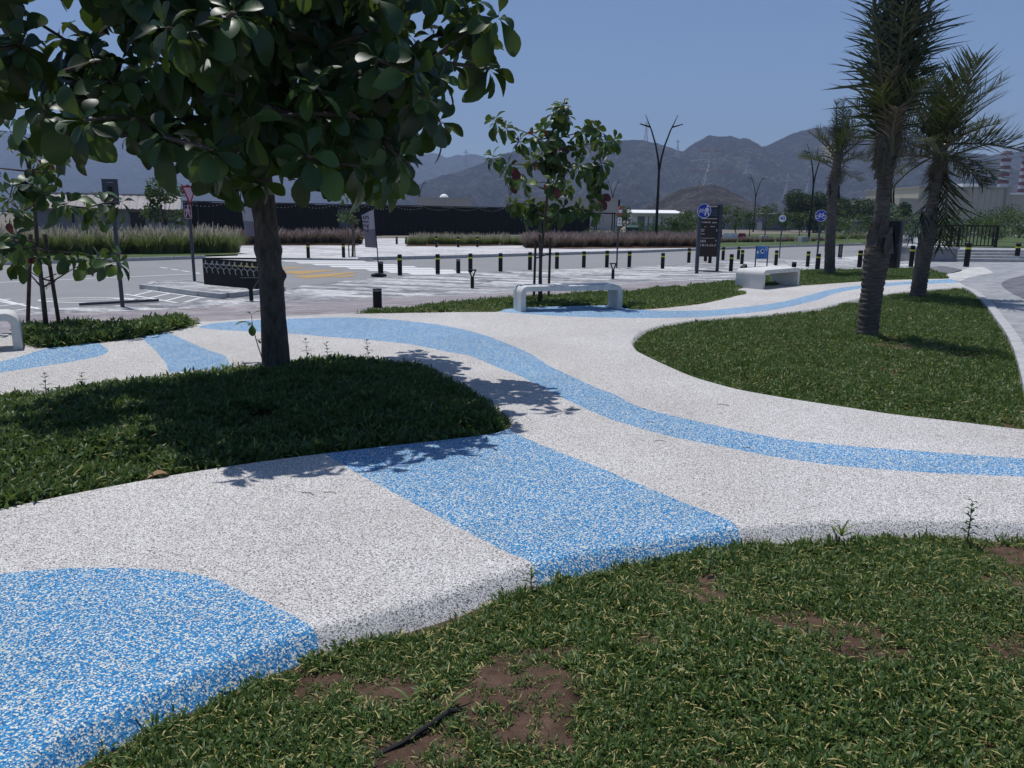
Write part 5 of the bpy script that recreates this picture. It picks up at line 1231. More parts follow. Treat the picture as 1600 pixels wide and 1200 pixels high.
# ---- flags
def flag(base, cloth, disc_r, label, lettering):
    p = base; r = thing('feather_flag', label, 'flag', p); y = p.y
    L = lambda u, v: AT(u, v, y)-p
    pole = [L(*q) for q in cloth['pole']]; mb = MB(); mb.tube([Vector((0, 0, 0.03))]+pole, [0.022, 0.018]+[0.014]*(len(pole)-1), 8); mb.build('pole', M['black'], r, 40)
    mb = MB(); mb.lathe([(disc_r, 0), (disc_r, 0.05), (disc_r*0.6, 0.09), (0.03, 0.11)], 20); mb.build('base', M['black'], r, 40)
    n, m_ = 9, 13; vs = []
    for j in range(m_):
        t_ = j/(m_-1)
        a = L(*[np.interp(t_, np.linspace(0, 1, len(cloth['free'])), [q[k] for q in cloth['free']]) for k in (0, 1)]); b_ = L(*[np.interp(t_, np.linspace(0, 1, len(cloth['luff'])), [q[k] for q in cloth['luff']]) for k in (0, 1)])
        for i in range(n):
            s_ = i/(n-1); q = a.lerp(b_, s_); vs.append(q + Vector((0, 0.07*math.sin(s_*7+t_*2.5)*(1-s_*0.8), 0)))
    fs = [(j*n+i, j*n+i+1, (j+1)*n+i+1, (j+1)*n+i) for j in range(m_-1) for i in range(n-1)]
    mb = MB(); mb.v = [tuple(v) for v in vs]; mb.f = fs; mb.m = [0 if f[0]//n < m_//2 else 1 for f in fs]; cl = mb.build('cloth', [M['flagtop'], M['flaglow']], r, sm=1)
    if lettering:
        c = L(*lettering[1]); q = digits(lettering[0], lettering[2], M['flagink'], r, c+Vector((0, -0.11, 0)), (math.pi/2, math.radians(-86), 0))
flag(G(592, 431), {'pole': [(589.5, 390), (586, 350), (584.3, 325)], 'free': [(565, 336), (567.5, 360), (570.3, 386)], 'luff': [(584.2, 327), (587, 357), (589.2, 387.5)]}, 0.28, 'pale and mauve feather flag with rotated lettering on a round black foot', ('2215', (572.6, 350), 0.30))
flag(G(402, 426), {'pole': [(400, 380), (397, 345), (392, 318)], 'free': [(377, 325), (379, 345), (383, 368)], 'luff': [(391.8, 320), (396.5, 346), (399.6, 369)]}, 0.28, 'pale feather flag half hidden behind the big tree trunk', None)
# ---- black rack of upright panels
pa, pb = G(320, 449.5), G(412, 458.5); pa.z += 0.10; d = pb-pa; L = d.xy.length; a = math.atan2(d.y, d.x); n = 10; k = pa.y/FPX
r = thing('bicycle_rack', 'row of black upright rack panels with pale figure cut-outs on the parking island', 'rack', pa, a)
h = AT(318, 403.5, pa.y).z-pa.z
for i in range(n):
    x = L*i/n; w_ = L/n
    mb = MB(); M4 = Matrix.Translation((x, 0, 0)) @ Matrix.Rotation(0.28, 4, 'Z'); mb.box((0, -0.02, 0.0), (w_*1.0, 0.02, h), 0, M4); o = mb.build('panel', M['black'], r)
    mb = MB(); rr = random.Random(i); x0 = w_*0.5
    def W(L_, wd):
        for q, s_ in zip(L_, L_[1:]):
            m_ = MB(); bar(m_, q, s_, wd, -0.024-rr.random()*0.003); mb.add([M4 @ Vector(v) for v in m_.v], m_.f)
    W([(x0+0.02, h*0.45), (x0-0.01, h*0.56), (x0, h*0.64)], 0.024); W([(x0, h*0.62), (x0-0.09, h*0.70), (x0-0.1, h*0.76)], 0.02); W([(x0, h*0.62), (x0+0.08, h*0.70), (x0+0.06, h*0.78)], 0.02)
    mb.build('figure', M['kerb'], o)
    mb = MB(); W([(x0-0.09, h*0.80), (x0+0.07, h*0.80)], 0.035); W([(x0-0.02, h*0.8), (x0+rr.uniform(-0.06, 0.06), h*0.93)], 0.045)
    mb.build('figure_head', M['silver'] if i < 5 else M['reflect_pale'] if 'reflect_pale' in M else M.setdefault('reflect_pale', plain('pale_yellow_cutout', (0.55, 0.48, 0.25), 0.7)), o)
# wheel stop
pa, pb = G(124, 477.5), G(248, 471); d = pb-pa; r = MB(); r.box((0, -0.04, 0), (d.xy.length, 0.04, 0.06)); tag(r.build('wheel_stop', M['greymetal'], None, loc=pa, rz=math.atan2(d.y, d.x)), 'long low dark wheel stop across the parking bay', 'wheel stop')
# ---- street lamps
def street_lamp(u, y, label, rz=0.0, H=9.9):
    x = ray(u, 345).x*y; r = thing('street_lamp', label, 'street lamp', (x, y, terrain(x, y)-0.05), rz, 'double street lamps')
    s_ = H*0.62
    mb = MB(); mb.tube([(0, 0, 0), (0, 0, s_)], [0.13, 0.085], 10); mb.build('pole', M['black'], r, 40)
    for sx in (-1, 1):
        mb = MB(); mb.tube([(sx*0.03, 0, s_-0.3), (sx*0.10, 0, s_+0.4), (sx*0.34, 0, s_+1.5), (sx*0.72, 0, s_+2.6), (sx*1.25, 0, H)], [0.08, 0.075, 0.065, 0.055, 0.02], 8); am = mb.build('arm', M['black'], r, 40)
        mb = MB(); mb.add([(sx*0.80, -0.10, H-0.98), (sx*1.65, -0.07, H-0.70), (sx*1.65, 0.07, H-0.70), (sx*0.80, 0.10, H-0.98), (sx*0.80, -0.10, H-0.86), (sx*1.65, -0.05, H-0.64), (sx*1.65, 0.05, H-0.64), (sx*0.80, 0.10, H-0.86)], [(0,1,2,3),(7,6,5,4),(0,4,5,1),(1,5,6,2),(2,6,7,3),(3,7,4,0)]); mb.build('lamp_head', M['black'], am)
street_lamp(1026, 62.6, 'tall black double street lamp rising from the purple grass bed')
street_lamp(1266, 85, 'black double street lamp half hidden by the slim palm', 0.35)
street_lamp(1178, 140, 'thin distant black double street lamp above the young trees')
street_lamp(956, 161, 'distant black double street lamp beside the red parking sign')
street_lamp(797, 161, 'distant black double street lamp seen through the young almond tree')
street_lamp(656, 176, 'distant black double street lamp above the beige flat-roofed block')
# ---- black timber wall with string lights
def P2(u, y, dz=0.0):
    x = ray(u, 345).x*y; return Vector((x, y, terrain(x, y)+dz))
wa, wb = P2(288, 72), P2(922, 103); d = wb-wa; L = d.xy.length; a = math.atan2(d.y, d.x); r = thing('timber_wall', 'long black timber screen wall behind the grass beds', 'wall', wa, a)
n = int(L/1.25); mb = MB(); mb.box((0, 0, 0), (L/n-0.02, 0.07, 3.1)); me = mb.mesh('panel', M['timber'])
mb = MB()
for q in range(5): mb.box((0.02+q*0.24, -0.03, 0.05), (0.16+q*0.24, -0.001, 3.06))
me2 = mb.mesh('slats', M['timber'])
for i in range(n):
    o = link('panel', me, r, (i*L/n, random.uniform(-0.01, 0.01), random.uniform(-0.02, 0.02))); link('slats', me2, o)
mb = MB(); mb.box((-0.1, -0.12, 3.125), (L+0.1, 0.2, 3.22)); mb.build('coping', plain('wall_coping', (0.05, 0.045, 0.045), 0.7), r)
sl_ = thing('string_lights', 'drooping string of small pale bulbs along the black wall', 'string lights', wa, a)
mb = MB(); pts = []; nb = 14
for s_ in range(nb):
    for q in range(10): t_ = q/10; pts.append((L*(s_+t_)/nb, -0.35, 3.05-0.55*math.sin(math.pi*t_)*0.5))
mb.tube(pts, 0.012, 4); mb.build('cable', M['black'], sl_)
mb = MB()
for q in pts[::1]: mb.lathe([(0.01, -0.07), (0.03, -0.05), (0.033, -0.03), (0.012, -0.003)], 8, 0, q)
tag(mb.build('bulbs', M['bulb'], sl_, 1), kind='stuff')
for sx, w_ in ((0.30, 1.6),):
    mb = MB(); mb.box((L*sx, -0.06, 0.9), (L*sx+w_, -0.035, 2.7)); o = mb.build('poster', plain('poster', (0.06, 0.075, 0.095), 0.7, var=0.6, scale=1.5), r); o['label'] = 'faded blue grey poster'
# ---- house with a tin roof at the left
ha, hb = P2(52, 62), P2(292, 66); d = hb-ha; L = d.xy.length; a = math.atan2(d.y, d.x); r = thing('tin_roof_house', 'low blue grey house with a pale tin roof behind the grass verge', 'house', ha, a)
mb = MB(); mb.box((0, 0, 0), (L, 5, 2.45)); mb.build('wall', M['bluegrey'], r)
for i in range(int(L/0.55)):
    x0 = -0.3+i*0.55; mb = MB(); z = 0.012*(i % 2); mb.add([(x0, -0.5, 2.38+z), (x0+0.53, -0.5, 2.38+z), (x0+0.53, 3.0, 3.5+z), (x0, 3.0, 3.5+z), (x0, -0.5, 2.34+z), (x0+0.53, -0.5, 2.34+z), (x0+0.53, 3.0, 3.45+z), (x0, 3.0, 3.45+z), (x0+0.26, -0.5, 2.43+z), (x0+0.26, 3.0, 3.55+z)], [(0, 8, 9, 3), (8, 1, 2, 9), (4, 7, 6, 5), (0, 4, 5, 1, 8), (0, 3, 7, 4), (1, 5, 6, 2)]); mb.build('roof_sheet', M['tinroof'], r)
mb = MB(); mb.box((-0.3, 2.9, 3.48), (L+0.2, 3.1, 3.64)); mb.build('roof_ridge', M['tinroof'], r)
for u0, u1 in ((100, 107), (204, 226)):
    x0 = (P2(u0, 64.5)-ha).xy.length; x1 = (P2(u1, 64.5)-ha).xy.length; mb = MB(); mb.box((x0, -0.03, 0.0), (x1, -0.005, 2.15)); mb.build('door', M['darkopen'], r)
x0 = (P2(269, 65.5)-ha).xy.length; mb = MB(); mb.box((x0, -0.03, 1.5), (x0+0.65, -0.004, 2.0)); mb.build('notice', M['whitewall'], r)
# ---- far buildings
def block(name, label, u0, u1, y, h, depth, mat, extras=None, cat='building'):
    A, B = P2(u0, y), P2(u1, y); L = (B-A).xy.length; r = thing(name, label, cat, (A.x, A.y, terrain(A.x, A.y)-0.3))
    mb = MB(); mb.box((0, 0, 0), (L, depth, h+0.3)); mb.build('wall', M[mat], r)
    mb = MB(); mb.box((-0.1, -0.1, h+0.301), (L+0.1, depth+0.1, h+0.5)); mb.build('parapet', M[mat], r)
    return r, L
r, L = block('flat_roofed_block', 'beige flat-roofed block with a small white dome beyond the black wall', 653, 732, 140, 5.1, 9, 'beige')
mb = MB(); mb.lathe([(0.8*math.cos(q), 5.5+0.75*math.sin(q)) for q in np.linspace(0, 1.45, 7)], 14, 0, (L*0.5, 2, 0)); mb.build('dome', M['whiteroof'], r, 1)
mb = MB(); mb.box((L*0.52, -0.012, 1), (L*0.53, -0.002, 5)); mb.build('joint', M['creamdark'], r)
r, L = block('flat_roofed_block', 'wide beige block with a white roof unit behind the young almond tree', 832, 965, 150, 5.6, 10, 'beige')
mb = MB(); mb.box((L*0.25, 2, 6.1), (L*0.42, 4, 6.6)); mb.build('roof_unit', M['whiteroof'], r)
A, B = P2(987, 120), P2(1062, 120); L = (B-A).xy.length; r = thing('white_shed', 'small white shed with a bright flat canopy roof behind the bushes', 'shed', (A.x, A.y, A.z-0.1))
mb = MB(); mb.box((0, 0, 0), (L, 4.5, 3.0)); mb.build('wall', M['whitewall'], r)
mb = MB(); mb.add([(-0.8, -1.2, 3.02), (L+0.5, -1.2, 3.02), (L+0.1, 4.8, 3.5), (-0.1, 4.8, 3.5), (-0.8, -1.2, 2.86), (L+0.5, -1.2, 2.86), (L+0.1, 4.8, 3.3), (-0.1, 4.8, 3.3)], [(0,1,2,3),(7,6,5,4),(0,4,5,1),(1,5,6,2),(2,6,7,3),(3,7,4,0)]); mb.build('roof', M['whiteroof'], r)
for i, (x0, x1) in enumerate(((0.12, 0.27), (0.34, 0.36), (0.45, 0.47), (0.62, 0.64))):
    mb = MB(); mb.box((L*x0, -0.06, 0.3), (L*x1, -0.01, 2.5)); mb.build('window' if i == 0 else 'post', M['bluegrey'], r)
mb = MB(); mb.box((L+0.6, -0.5, 2.55), (L+2.2, 2.5, 2.68)); mb.build('side_canopy', M['whiteroof'], r)
for q in (0.8, 2.05): mb = MB(); mb.tube([(L+q, -0.3, 0), (L+q, -0.3, 2.54)], 0.05, 6); mb.build('post', M['greymetal'], r)
for u0, u1, y, h, lab in ((1190, 1234, 165, 3.6, 'long low white-roofed shed left of the dark trees'), (1302, 1360, 130, 2.35, 'low white-roofed kiosk below the dark trees')):
    A, B = P2(u0, y), P2(u1, y); L = (B-A).xy.length; r = thing('low_shed', lab, 'shed', (A.x, A.y, A.z-0.1))
    mb = MB(); mb.box((0.3, 0.5, 0), (L-0.3, 4, h-0.25)); mb.build('wall', M['bluegrey'], r); mb = MB(); mb.box((0, -0.5, h-0.249), (L, 4.5, h)); mb.build('roof', M['whiteroof'], r)
A, B = P2(1000, 178), P2(1420, 178); L = (B-A).xy.length; r = thing('boundary_wall', 'long plain grey boundary wall behind the young trees', 'wall', (A.x, A.y, -0.6))
for i in range(22): mb = MB(); mb.box((L*i/22+0.03, 0, 0), (L*(i+1)/22-0.03, 0.2, 2.35)); mb.build('panel', M['kerb'] if 0 else M['bluegrey'], r)
# power station
A, B = AT(1412, 345, 400), AT(1572, 345, 400); L = B.x-A.x; r = thing('power_station', 'huge windowless cream power station hall with ribbed cladding', 'building', (A.x, 400, -1))
hs = AT(1500, 294, 400).z+1
mb = MB(); mb.box((6, 0, 0), (L, 60, hs)); mb.build('wall', M['cream'], r)
mb = MB(); mb.box((-6, -6, 0), (5.9, 50, hs*0.72)); mb.build('side_wing', M['cream'], r)
for i in range(1, 15): mb = MB(); mb.box((6+(L-6)*i/15-0.12, -0.25, 0), (6+(L-6)*i/15+0.12, -0.01, hs-0.5)); mb.build('rib', M['cream'], r)
mb = MB(); mb.box((5.5, -0.6, hs+0.01), (L+0.5, 60.5, hs+0.7)); mb.build('cornice', M['creamdark'], r)
mb = MB(); mb.box((L*0.70-4, 8, hs+0.71), (L*0.70+5, 14, hs+2.6)); mb.build('roof_light', M['whiteroof'], r)
mb = MB(); mb.box((L*0.955, -0.7, 0), (L*0.965, -0.26, hs)); mb.build('downpipe', M['creamdark'], r)
mb = MB()
for q in range(4): mb.box((L*0.86-q*0.3, -0.3, hs*0.5-q*1.7), (L*0.90+q*0.2, -0.015, hs*0.5-q*1.7+0.6))
mb.build('vents', M['creamdark'], r)
A = AT(1574, 345, 400); r = thing('power_station_annex', 'lower cream annex with a pale roof edge beside the power station hall', 'building', (A.x+0.3, 402, -1)); ha_ = AT(1590, 304, 400).z+1
mb = MB(); mb.box((0, 0, 0), (46, 50, ha_)); mb.build('wall', M['cream'], r); mb = MB(); mb.box((-0.2, -0.5, ha_+0.01), (46.5, 50.5, ha_+0.9)); mb.build('roof_edge', M['whiteroof'], r)
for u, vt, lab in ((1559, 236, 'red and white banded chimney beside the mountain saddle'), (1591, 240.5, 'red and white banded chimney at the outer end of the power station')):
    c = AT(u, 347, 520); zt = AT(u, vt, 520).z; r = thing('striped_chimney', lab, 'chimney', (c.x, 520, -1), group='striped chimneys'); R_ = 3.0; n = 21; hb = (zt+1)/n
    for i in range(n):
        r1, r2 = R_*(1.12-0.18*i/n), R_*(1.12-0.18*(i+1)/n); mb = MB(); mb.lathe([(r1, i*hb+0.01), (r2, (i+1)*hb)], 18); mb.build('band', M['chimtan'] if i == n-1 else M['chimred'] if (n-1-i) % 2 == 0 else M['chimwhite'], r, 40)
    mb = MB(); mb.lathe([(R_*1.25, n*hb*0.955), (R_*1.25, n*hb*0.965)], 18); mb.build('gallery', M['chimred'], r, 40)
c = P2(1578, 150); r = thing('utility_pole', 'dark utility pole with a cross arm before the power station annex', 'pole', c)
zt = AT(1581, 323, 150).z-c.z; mb = MB(); mb.tube([(0, 0, -0.2), (0, 0, zt)], [0.16, 0.10], 8); mb.build('pole', M['wood_stake'], r); mb = MB(); mb.box((-0.65, -0.06, zt*0.78), (0.65, 0.06, zt*0.78+0.14)); mb.build('cross_arm', M['wood_stake'], r)
# ---- lattice pylons
from mathutils.bvhtree import BVHTree
def surf(objname, u, v):
    o = bpy.data.objects[objname]; me = o.data
    bv = SURF.get(objname) or SURF.setdefault(objname, BVHTree.FromPolygons([tuple(q.co) for q in me.vertices], [tuple(q.vertices) for q in me.polygons]))
    h = bv.ray_cast(CAM, ray(u, v).normalized()); return h[0]
SURF = {}
def pylon(u, vb, vt, on, label, arms, mat='steel', bw=0.2, th=0.28, g='pylons on the hills'):
    p = surf(on, u, vb)
    if p is None: print('pylon missed', u, vb); return
    H = (vb-vt)*p.y/FPX; r = thing('pylon', label, 'pylon', (p.x, p.y, p.z-1), 0.0, g); th = th*p.y/900; w0, w1 = H*bw/2, H*0.022
    f = lambda t_: w0+(w1-w0)*min(1, t_/0.62)**0.8 if t_ < 0.62 else w1*(1.25-0.25*t_)
    mb = MB(); n = 9; ts = [i/n for i in range(n+1)]
    for cx, cy in ((-1, -1), (1, -1), (1, 1), (-1, 1)): mb.tube([(cx*f(t_), cy*f(t_), 1+H*t_) for t_ in ts], th*0.5, 4)
    for i in range(n):
        a, b_ = f(ts[i]), f(ts[i+1]); za, zb = 1+H*ts[i], 1+H*ts[i+1]
        for sy in (-1, 1):
            mb.tube([(-a, sy*a, za), (b_, sy*b_, zb)], th*0.34, 3); mb.tube([(a, sy*a, za), (-b_, sy*b_, zb)], th*0.34, 3)
            mb.tube([(sy*a, -a, za), (sy*b_, b_, zb)], th*0.34, 3); mb.tube([(sy*a, a, za), (sy*b_, -b_, zb)], th*0.34, 3)
    mb.build('tower', M[mat], r)
    for t_, w_, m2 in arms:
        mb = MB(); z = 1+H*t_; hw = H*w_
        for sx in (-1, 1): mb.tube([(0, 0, z), (sx*hw, 0, z+H*0.012)], th*0.5, 4); mb.tube([(0, 0, z+H*0.05), (sx*hw, 0, z+H*0.012)], th*0.45, 4); mb.tube([(sx*hw*0.5, 0, z), (sx*hw*0.3, 0, z+H*0.035)], th*0.35, 3); mb.tube([(sx*hw, 0, z), (sx*hw, 0, z-H*0.05)], th*0.35, 3)
        mb.build('cross_arm', M[m2], r)
pylon(1108, 291, 232, 'foreground_hill', 'large lattice pylon with wide cross arms on the small brown hill', [(0.36, 0.56, 'steelred'), (0.62, 0.52, 'steel'), (0.86, 0.36, 'steelred')], 'steel', 0.4, 0.4)
pylon(1058, 247, 221, 'main_mountains', 'lattice pylon in the notch left of the flat-topped peak', [(0.55, 0.12, 'steel'), (0.9, 0.12, 'steelred')], 'steel', 0.34, 0.3)
pylon(1009, 222.5, 193, 'main_mountains', 'slim lattice pylon on the skyline behind the tall street lamp', [(0.6, 0.12, 'steel'), (0.85, 0.12, 'steelred')], 'steelred', 0.22, 0.26)
pylon(728, 268, 236, 'main_mountains', 'red and white lattice pylon on the ridge beside the big tree', [(0.5, 0.1, 'steelred'), (0.85, 0.12, 'steelred')], 'steel', 0.24, 0.3)
pylon(1168, 272, 247, 'main_mountains', 'pale lattice pylon on the slope above the thin street lamp', [(0.5, 0.3, 'steel'), (0.8, 0.2, 'steel')], 'steel', 0.4, 0.3)
pylon(1228, 313, 273, 'main_mountains', 'pale lattice pylon low on the slope above the dark trees', [(0.45, 0.4, 'steelred'), (0.7, 0.3, 'steel'), (0.9, 0.25, 'steelred')], 'steel', 0.3, 0.3)
pylon(1262, 300, 277, 'main_mountains', 'small faint pylon above the dark trees', [(0.5, 0.5, 'steelred'), (0.85, 0.4, 'steelred')], 'steel', 0.3, 0.3)
# ---- background planting
rr = random.Random(77)
DT = ['broad dark tree left of and behind the half hidden street lamp', 'broad dark tree directly behind the slim palm trunk', 'broad dark tree in the gap between the slim palm and the tall palm', 'broad dark tree directly behind the tall palm trunk', 'smaller dark tree next to the cream side wing of the power station']
for u, y, w_, h, s_ in ((1262, 150, 9.5, 7.0, 1), (1300, 158, 10, 6.0, 2), (1338, 152, 10, 5.6, 3), (1378, 160, 8, 5.4, 4), (1396, 150, 5.5, 4.9, 5)):
    tree('broad_tree', DT[s_-1], gz(u, y), w_, h, 1.0, 400+s_, 7000, 0.26, 'bushdark', 'dark trees before the mountains', nl=13)
YT = ['left of the blue bicycle and walker sign', 'behind the blue bicycle and walker sign', 'just right of the tall brown board', 'between the brown board and the thin distant lamp', 'behind the thin distant street lamp', 'above the light blue notice board', 'behind the speed limit sign', 'between the speed limit sign and the bicycle sign', 'behind the slim palm trunk', 'just right of the slim palm trunk', 'just left of the tall palm trunk']
for i, (u, y, w_, h) in enumerate(((1070, 92, 2.6, 2.9), (1096, 86, 2.4, 3.4), (1128, 84, 2.4, 3.5), (1150, 80, 2.6, 3.7), (1172, 96, 2.6, 3.2), (1196, 88, 2.8, 3.7), (1222, 90, 2.4, 3.0), (1250, 86, 2.4, 2.9), (1300, 92, 2.6, 2.8), (1322, 84, 2.6, 3.2), (1352, 88, 2.6, 2.8))):
    tree('young_tree', 'small thin-trunked young tree '+YT[i], gz(u, y), w_, h, 1.2, 500+i, 520, 0.13, 'bush', 'young trees beyond the verge', nl=8)
tree('broad_tree', 'feathery bright green tree beside the tin-roofed house', gz(258, 55), 3.0, 4.6, 1.4, 601, 1100, 0.15, 'bush', nl=12)
for u, y, w_, h, s_ in ((205, 110, 7, 5.2, 1), (70, 115, 8, 5.6, 2), (130, 120, 6, 4.8, 3)): tree('broad_tree', 'grey green tree rising behind the tin roof', gz(u, y), w_, h, 1.5, 610+s_, 900, 0.25, 'bushgrey', 'trees behind the tin roof', nl=9)
tree('young_tree', 'thin staked sapling at the far end of the crossing', gz(549, 40), 1.3, 3.1, 1.9, 630, 200, 0.10, 'bush', nl=5)
for u in (543.5, 553): tag((lambda mb: (mb.tube([(0, 0, -0.05), (0, 0, 1.9)], 0.03, 6), mb.build('tree_stake', M['wood_stake'], None, loc=gz(u, 39.6)))[1])(MB()), 'thin stake of the sapling at the far end of the crossing', 'stake', 'stakes at the crossing')
for i in range(11): shrub('shrub', 'dark green shrub in the hedge before the white shed', gz(990+i*9.5+rr.uniform(-2, 2), 98+rr.uniform(-3, 3)), 1.5, rr.uniform(1.4, 2.2), 700+i, 200, 0.12, 'bush', 'shrubs before the white shed')
for i in range(12): shrub('low_shrub', 'low bright green shrub behind the purple grass bed', gz(928+i*14+rr.uniform(-3, 3), 76+rr.uniform(-4, 4)), 2.3, rr.uniform(0.7, 1.0), 730+i, 260, 0.10, 'bush', 'low shrubs behind the purple grass')
for i, (u, w_, h) in enumerate(((985, 2.2, 3.0), (968, 2.4, 3.4), (1046, 2.4, 2.4), (1062, 2.6, 2.8), (1077, 2.8, 3.0))): tree('young_tree', 'bushy young tree near the dark green bin and the purple grass', gz(u, 84), w_, h, 0.8, 760+i, 420, 0.12, 'bush', 'young trees near the bin', nl=8)
for i in range(13):
    u = 1400+i*17+rr.uniform(-5, 5); y = rr.uniform(66, 92); shrub('shrub', 'leafy green shrub in the belt before the power station', gz(u, y), 3.4, rr.uniform(1.9, 2.7), 800+i, 420, 0.14, 'bush', 'shrub belt before the power station')
for i in range(7):
    u = 1395+i*33+rr.uniform(-6, 6); shrub('pale_shrub', 'pale grey leaved shrub in the belt before the power station', gz(u, 62), 2.0, rr.uniform(1.0, 1.7), 830+i, 260, 0.12, 'bushgrey', 'pale shrubs before the power station')
for i in range(6): shrub('shrub', 'dark flowering hedge shrub along the terrace back', (24+i*3.1, 56+rr.uniform(-1, 1), 0.42), 2.6, 1.1, 850+i, 300, 0.10, 'bush', 'terrace hedge')
tree('young_tree', 'round-headed small tree on the terrace lawn', (24.3, 40.3, 0.45), 2.4, 1.9, 0.5, 870, 1200, 0.06, 'bush', nl=11)
tree('broad_tree', 'silvery palm-like tree left of the leaning palm', gz(1405, 70), 3.0, 3.0, 0.9, 871, 600, 0.2, 'bushgrey', nl=8)
# ---- odds and ends far off
c = P2(988, 76); r = thing('waste_bin', 'dark green lidded waste bin behind the purple grass', 'bin', c)
mb = MB(); mb.box((-0.55, -0.5, 0.05), (0.55, 0.5, 1.25)); mb.build('body', M['greenbin'], r); mb = MB(); mb.add([(-0.58, -0.53, 1.252), (0.58, -0.53, 1.252), (0.58, 0.53, 1.252), (-0.58, 0.53, 1.252), (-0.5, 0, 1.5), (0.5, 0, 1.5)], [(0,1,5,4),(2,3,4,5),(1,2,5),(3,0,4),(3,2,1,0)]); mb.build('lid', M['greenbin'], r)
c = P2(946, 80); r = thing('pergola', 'thin black square pergola frame beside the end of the black wall', 'pergola', c)
for x, y in ((-0.9, 0), (0.9, 0), (-0.9, 1.8), (0.9, 1.8)): mb = MB(); mb.box((x-0.05, y-0.05, 0), (x+0.05, y+0.05, 2.5)); mb.build('post', M['black'], r)
mb = MB(); mb.box((-1.0, -0.1, 2.501), (1.0, 1.9, 2.62)); mb.build('roof_frame', M['black'], r)
for i, (u, m_) in enumerate(((1124, 'signred'), (1136, 'signwhite'), (1148, 'signwhite'), (1161, 'signred'))):
    c = P2(u, 80); mb = MB(); mb.add([(-0.38, -0.22, 0), (0.38, -0.22, 0), (0.38, 0.22, 0), (-0.38, 0.22, 0), (-0.38, -0.1, 0.55), (0.38, -0.1, 0.55), (0.38, 0.1, 0.55), (-0.38, 0.1, 0.55), (-0.3, -0.08, 0.75), (0.3, -0.08, 0.75), (0.3, 0.08, 0.75), (-0.3, 0.08, 0.75)], [(3,2,1,0),(0,1,5,4),(1,2,6,5),(2,3,7,6),(3,0,4,7),(4,5,9,8),(5,6,10,9),(6,7,11,10),(7,4,8,11),(8,9,10,11)])
    tag(mb.build('water_barrier', M[m_], None, loc=c), ('red' if m_ == 'signred' else 'white')+' plastic water barrier behind the brown information board', 'barrier', ('red' if m_ == 'signred' else 'white')+' water barriers')
for u, y in ((1195, 76), (1257, 74), (1331, 80), (1089, 78)):
    c = P2(u, y); mb = MB(); mb.box((-0.36, -0.36, 0), (0.36, 0.36, 0.62)); me = mb.mesh('concrete_cube', M['kerb'])
    bmx = bmesh.new(); bmx.from_mesh(me); bmesh.ops.bevel(bmx, geom=bmx.edges[:], offset=0.05, segments=2, affect='EDGES'); bmx.to_mesh(me); bmx.free()
    tag(link('concrete_cube', me, None, c, 0.3), 'grey concrete cube block on the far lawn', 'concrete block', 'concrete cubes on the far lawn')
# ---- weeds and litter on the lawns
def weed(label, base, h, pairs, ll, seed, mat='cover', lean=0.1, g=None):
    r = random.Random(seed); base = Vector(base); root = thing('weed', label, 'plant', base, r.uniform(0, 6), g)
    tip = Vector((lean*h, 0.3*lean*h, h)); mb = MB(); mb.tube([(0, 0, -0.02), tip*0.5+Vector((0.02*h, 0, 0)), tip], [0.004, 0.003, 0.0015], 5); mb.build('stem', M['twig'], root)
    for i in range(pairs):
        t_ = 0.2+0.8*i/(pairs-1); q = tip*t_
        for s_ in (0, math.pi):
            sh = leafstrip(ll*(1.15-0.6*t_)*r.uniform(0.8, 1.2), ll*0.2, [(0, 0.2), (0.5, 1), (1, 0.1)], 0.05, 0.3, 0.5); me = quickmesh('leaf', sh[0], sh[1], [M[mat]], [r.uniform(0.2, 0.6)]*len(sh[0]))
            o = link('leaf', me, root); o.matrix_local = Matrix.Translation(q) @ Matrix.Rotation(s_+i*1.57+r.uniform(-0.3, 0.3), 4, 'Z') @ Matrix.Rotation(r.uniform(0.2, 0.7), 4, 'X')
def gl(u, v): p = G(u, v, -0.04); return (p.x, p.y, -0.05)
weed('upright dark weed sprig at the edge of the nearest lawn against the path', gl(1512, 843), 0.22, 9, 0.06, 1, lean=0.12)
weed('feathery weed at the edge of the blue block and nearest lawn', gl(1108, 888), 0.09, 5, 0.05, 2)
weed('small weed where the pale path meets the nearest lawn', gl(830, 915), 0.10, 5, 0.05, 3)
for i, (u, v, h) in enumerate(((484, 574, 0.28), (515, 572, 0.22), (578, 570, 0.24))): weed('ferny weed sprig behind the almond tree trunk', gl(u, v), h+0.05, 7, 0.085, 10+i, g='weeds behind the trunk')
for i, (u, v, h) in enumerate(((72, 619, 0.22), (128, 615, 0.2))): weed('tall weed on the far edge of the tree lawn before the blue tongue', gl(u, v), h, 6, 0.09, 20+i, g='weeds on the far lawn edge')
p = G(410, 573, -0.06); r = thing('tree_sucker', 'young sucker shoot with broad leaves beside the almond trunk', 'plant', (p.x, p.y, -0.08))
q = [AT(u, v, p.y)-Vector((p.x, p.y, -0.08)) for u, v in ((410, 562), (400, 530), (394, 505), (393, 492))]; mb = MB(); mb.tube([(0, 0, 0)]+q, [0.008, 0.007, 0.006, 0.005, 0.003], 6); mb.build('stem', M['twig'], r)
for qi, az, el, ln in ((3, 0.3, 0.5, 0.13), (3, 2.6, 0.4, 0.11), (2, 3.3, 0.1, 0.20), (2, -1.3, -0.9, 0.16), (1, 0.2, -0.2, 0.10), (1, -0.4, -0.5, 0.08), (2, 4.6, 0.0, 0.1)):
    o = link('leaf', LEAFME[1+int(ln*37) % 3], r); o.matrix_local = Matrix.Translation(q[qi]) @ Matrix.Rotation(az-math.pi/2, 4, 'Z') @ Matrix.Rotation(el, 4, 'X') @ Matrix.Scale(ln, 4)
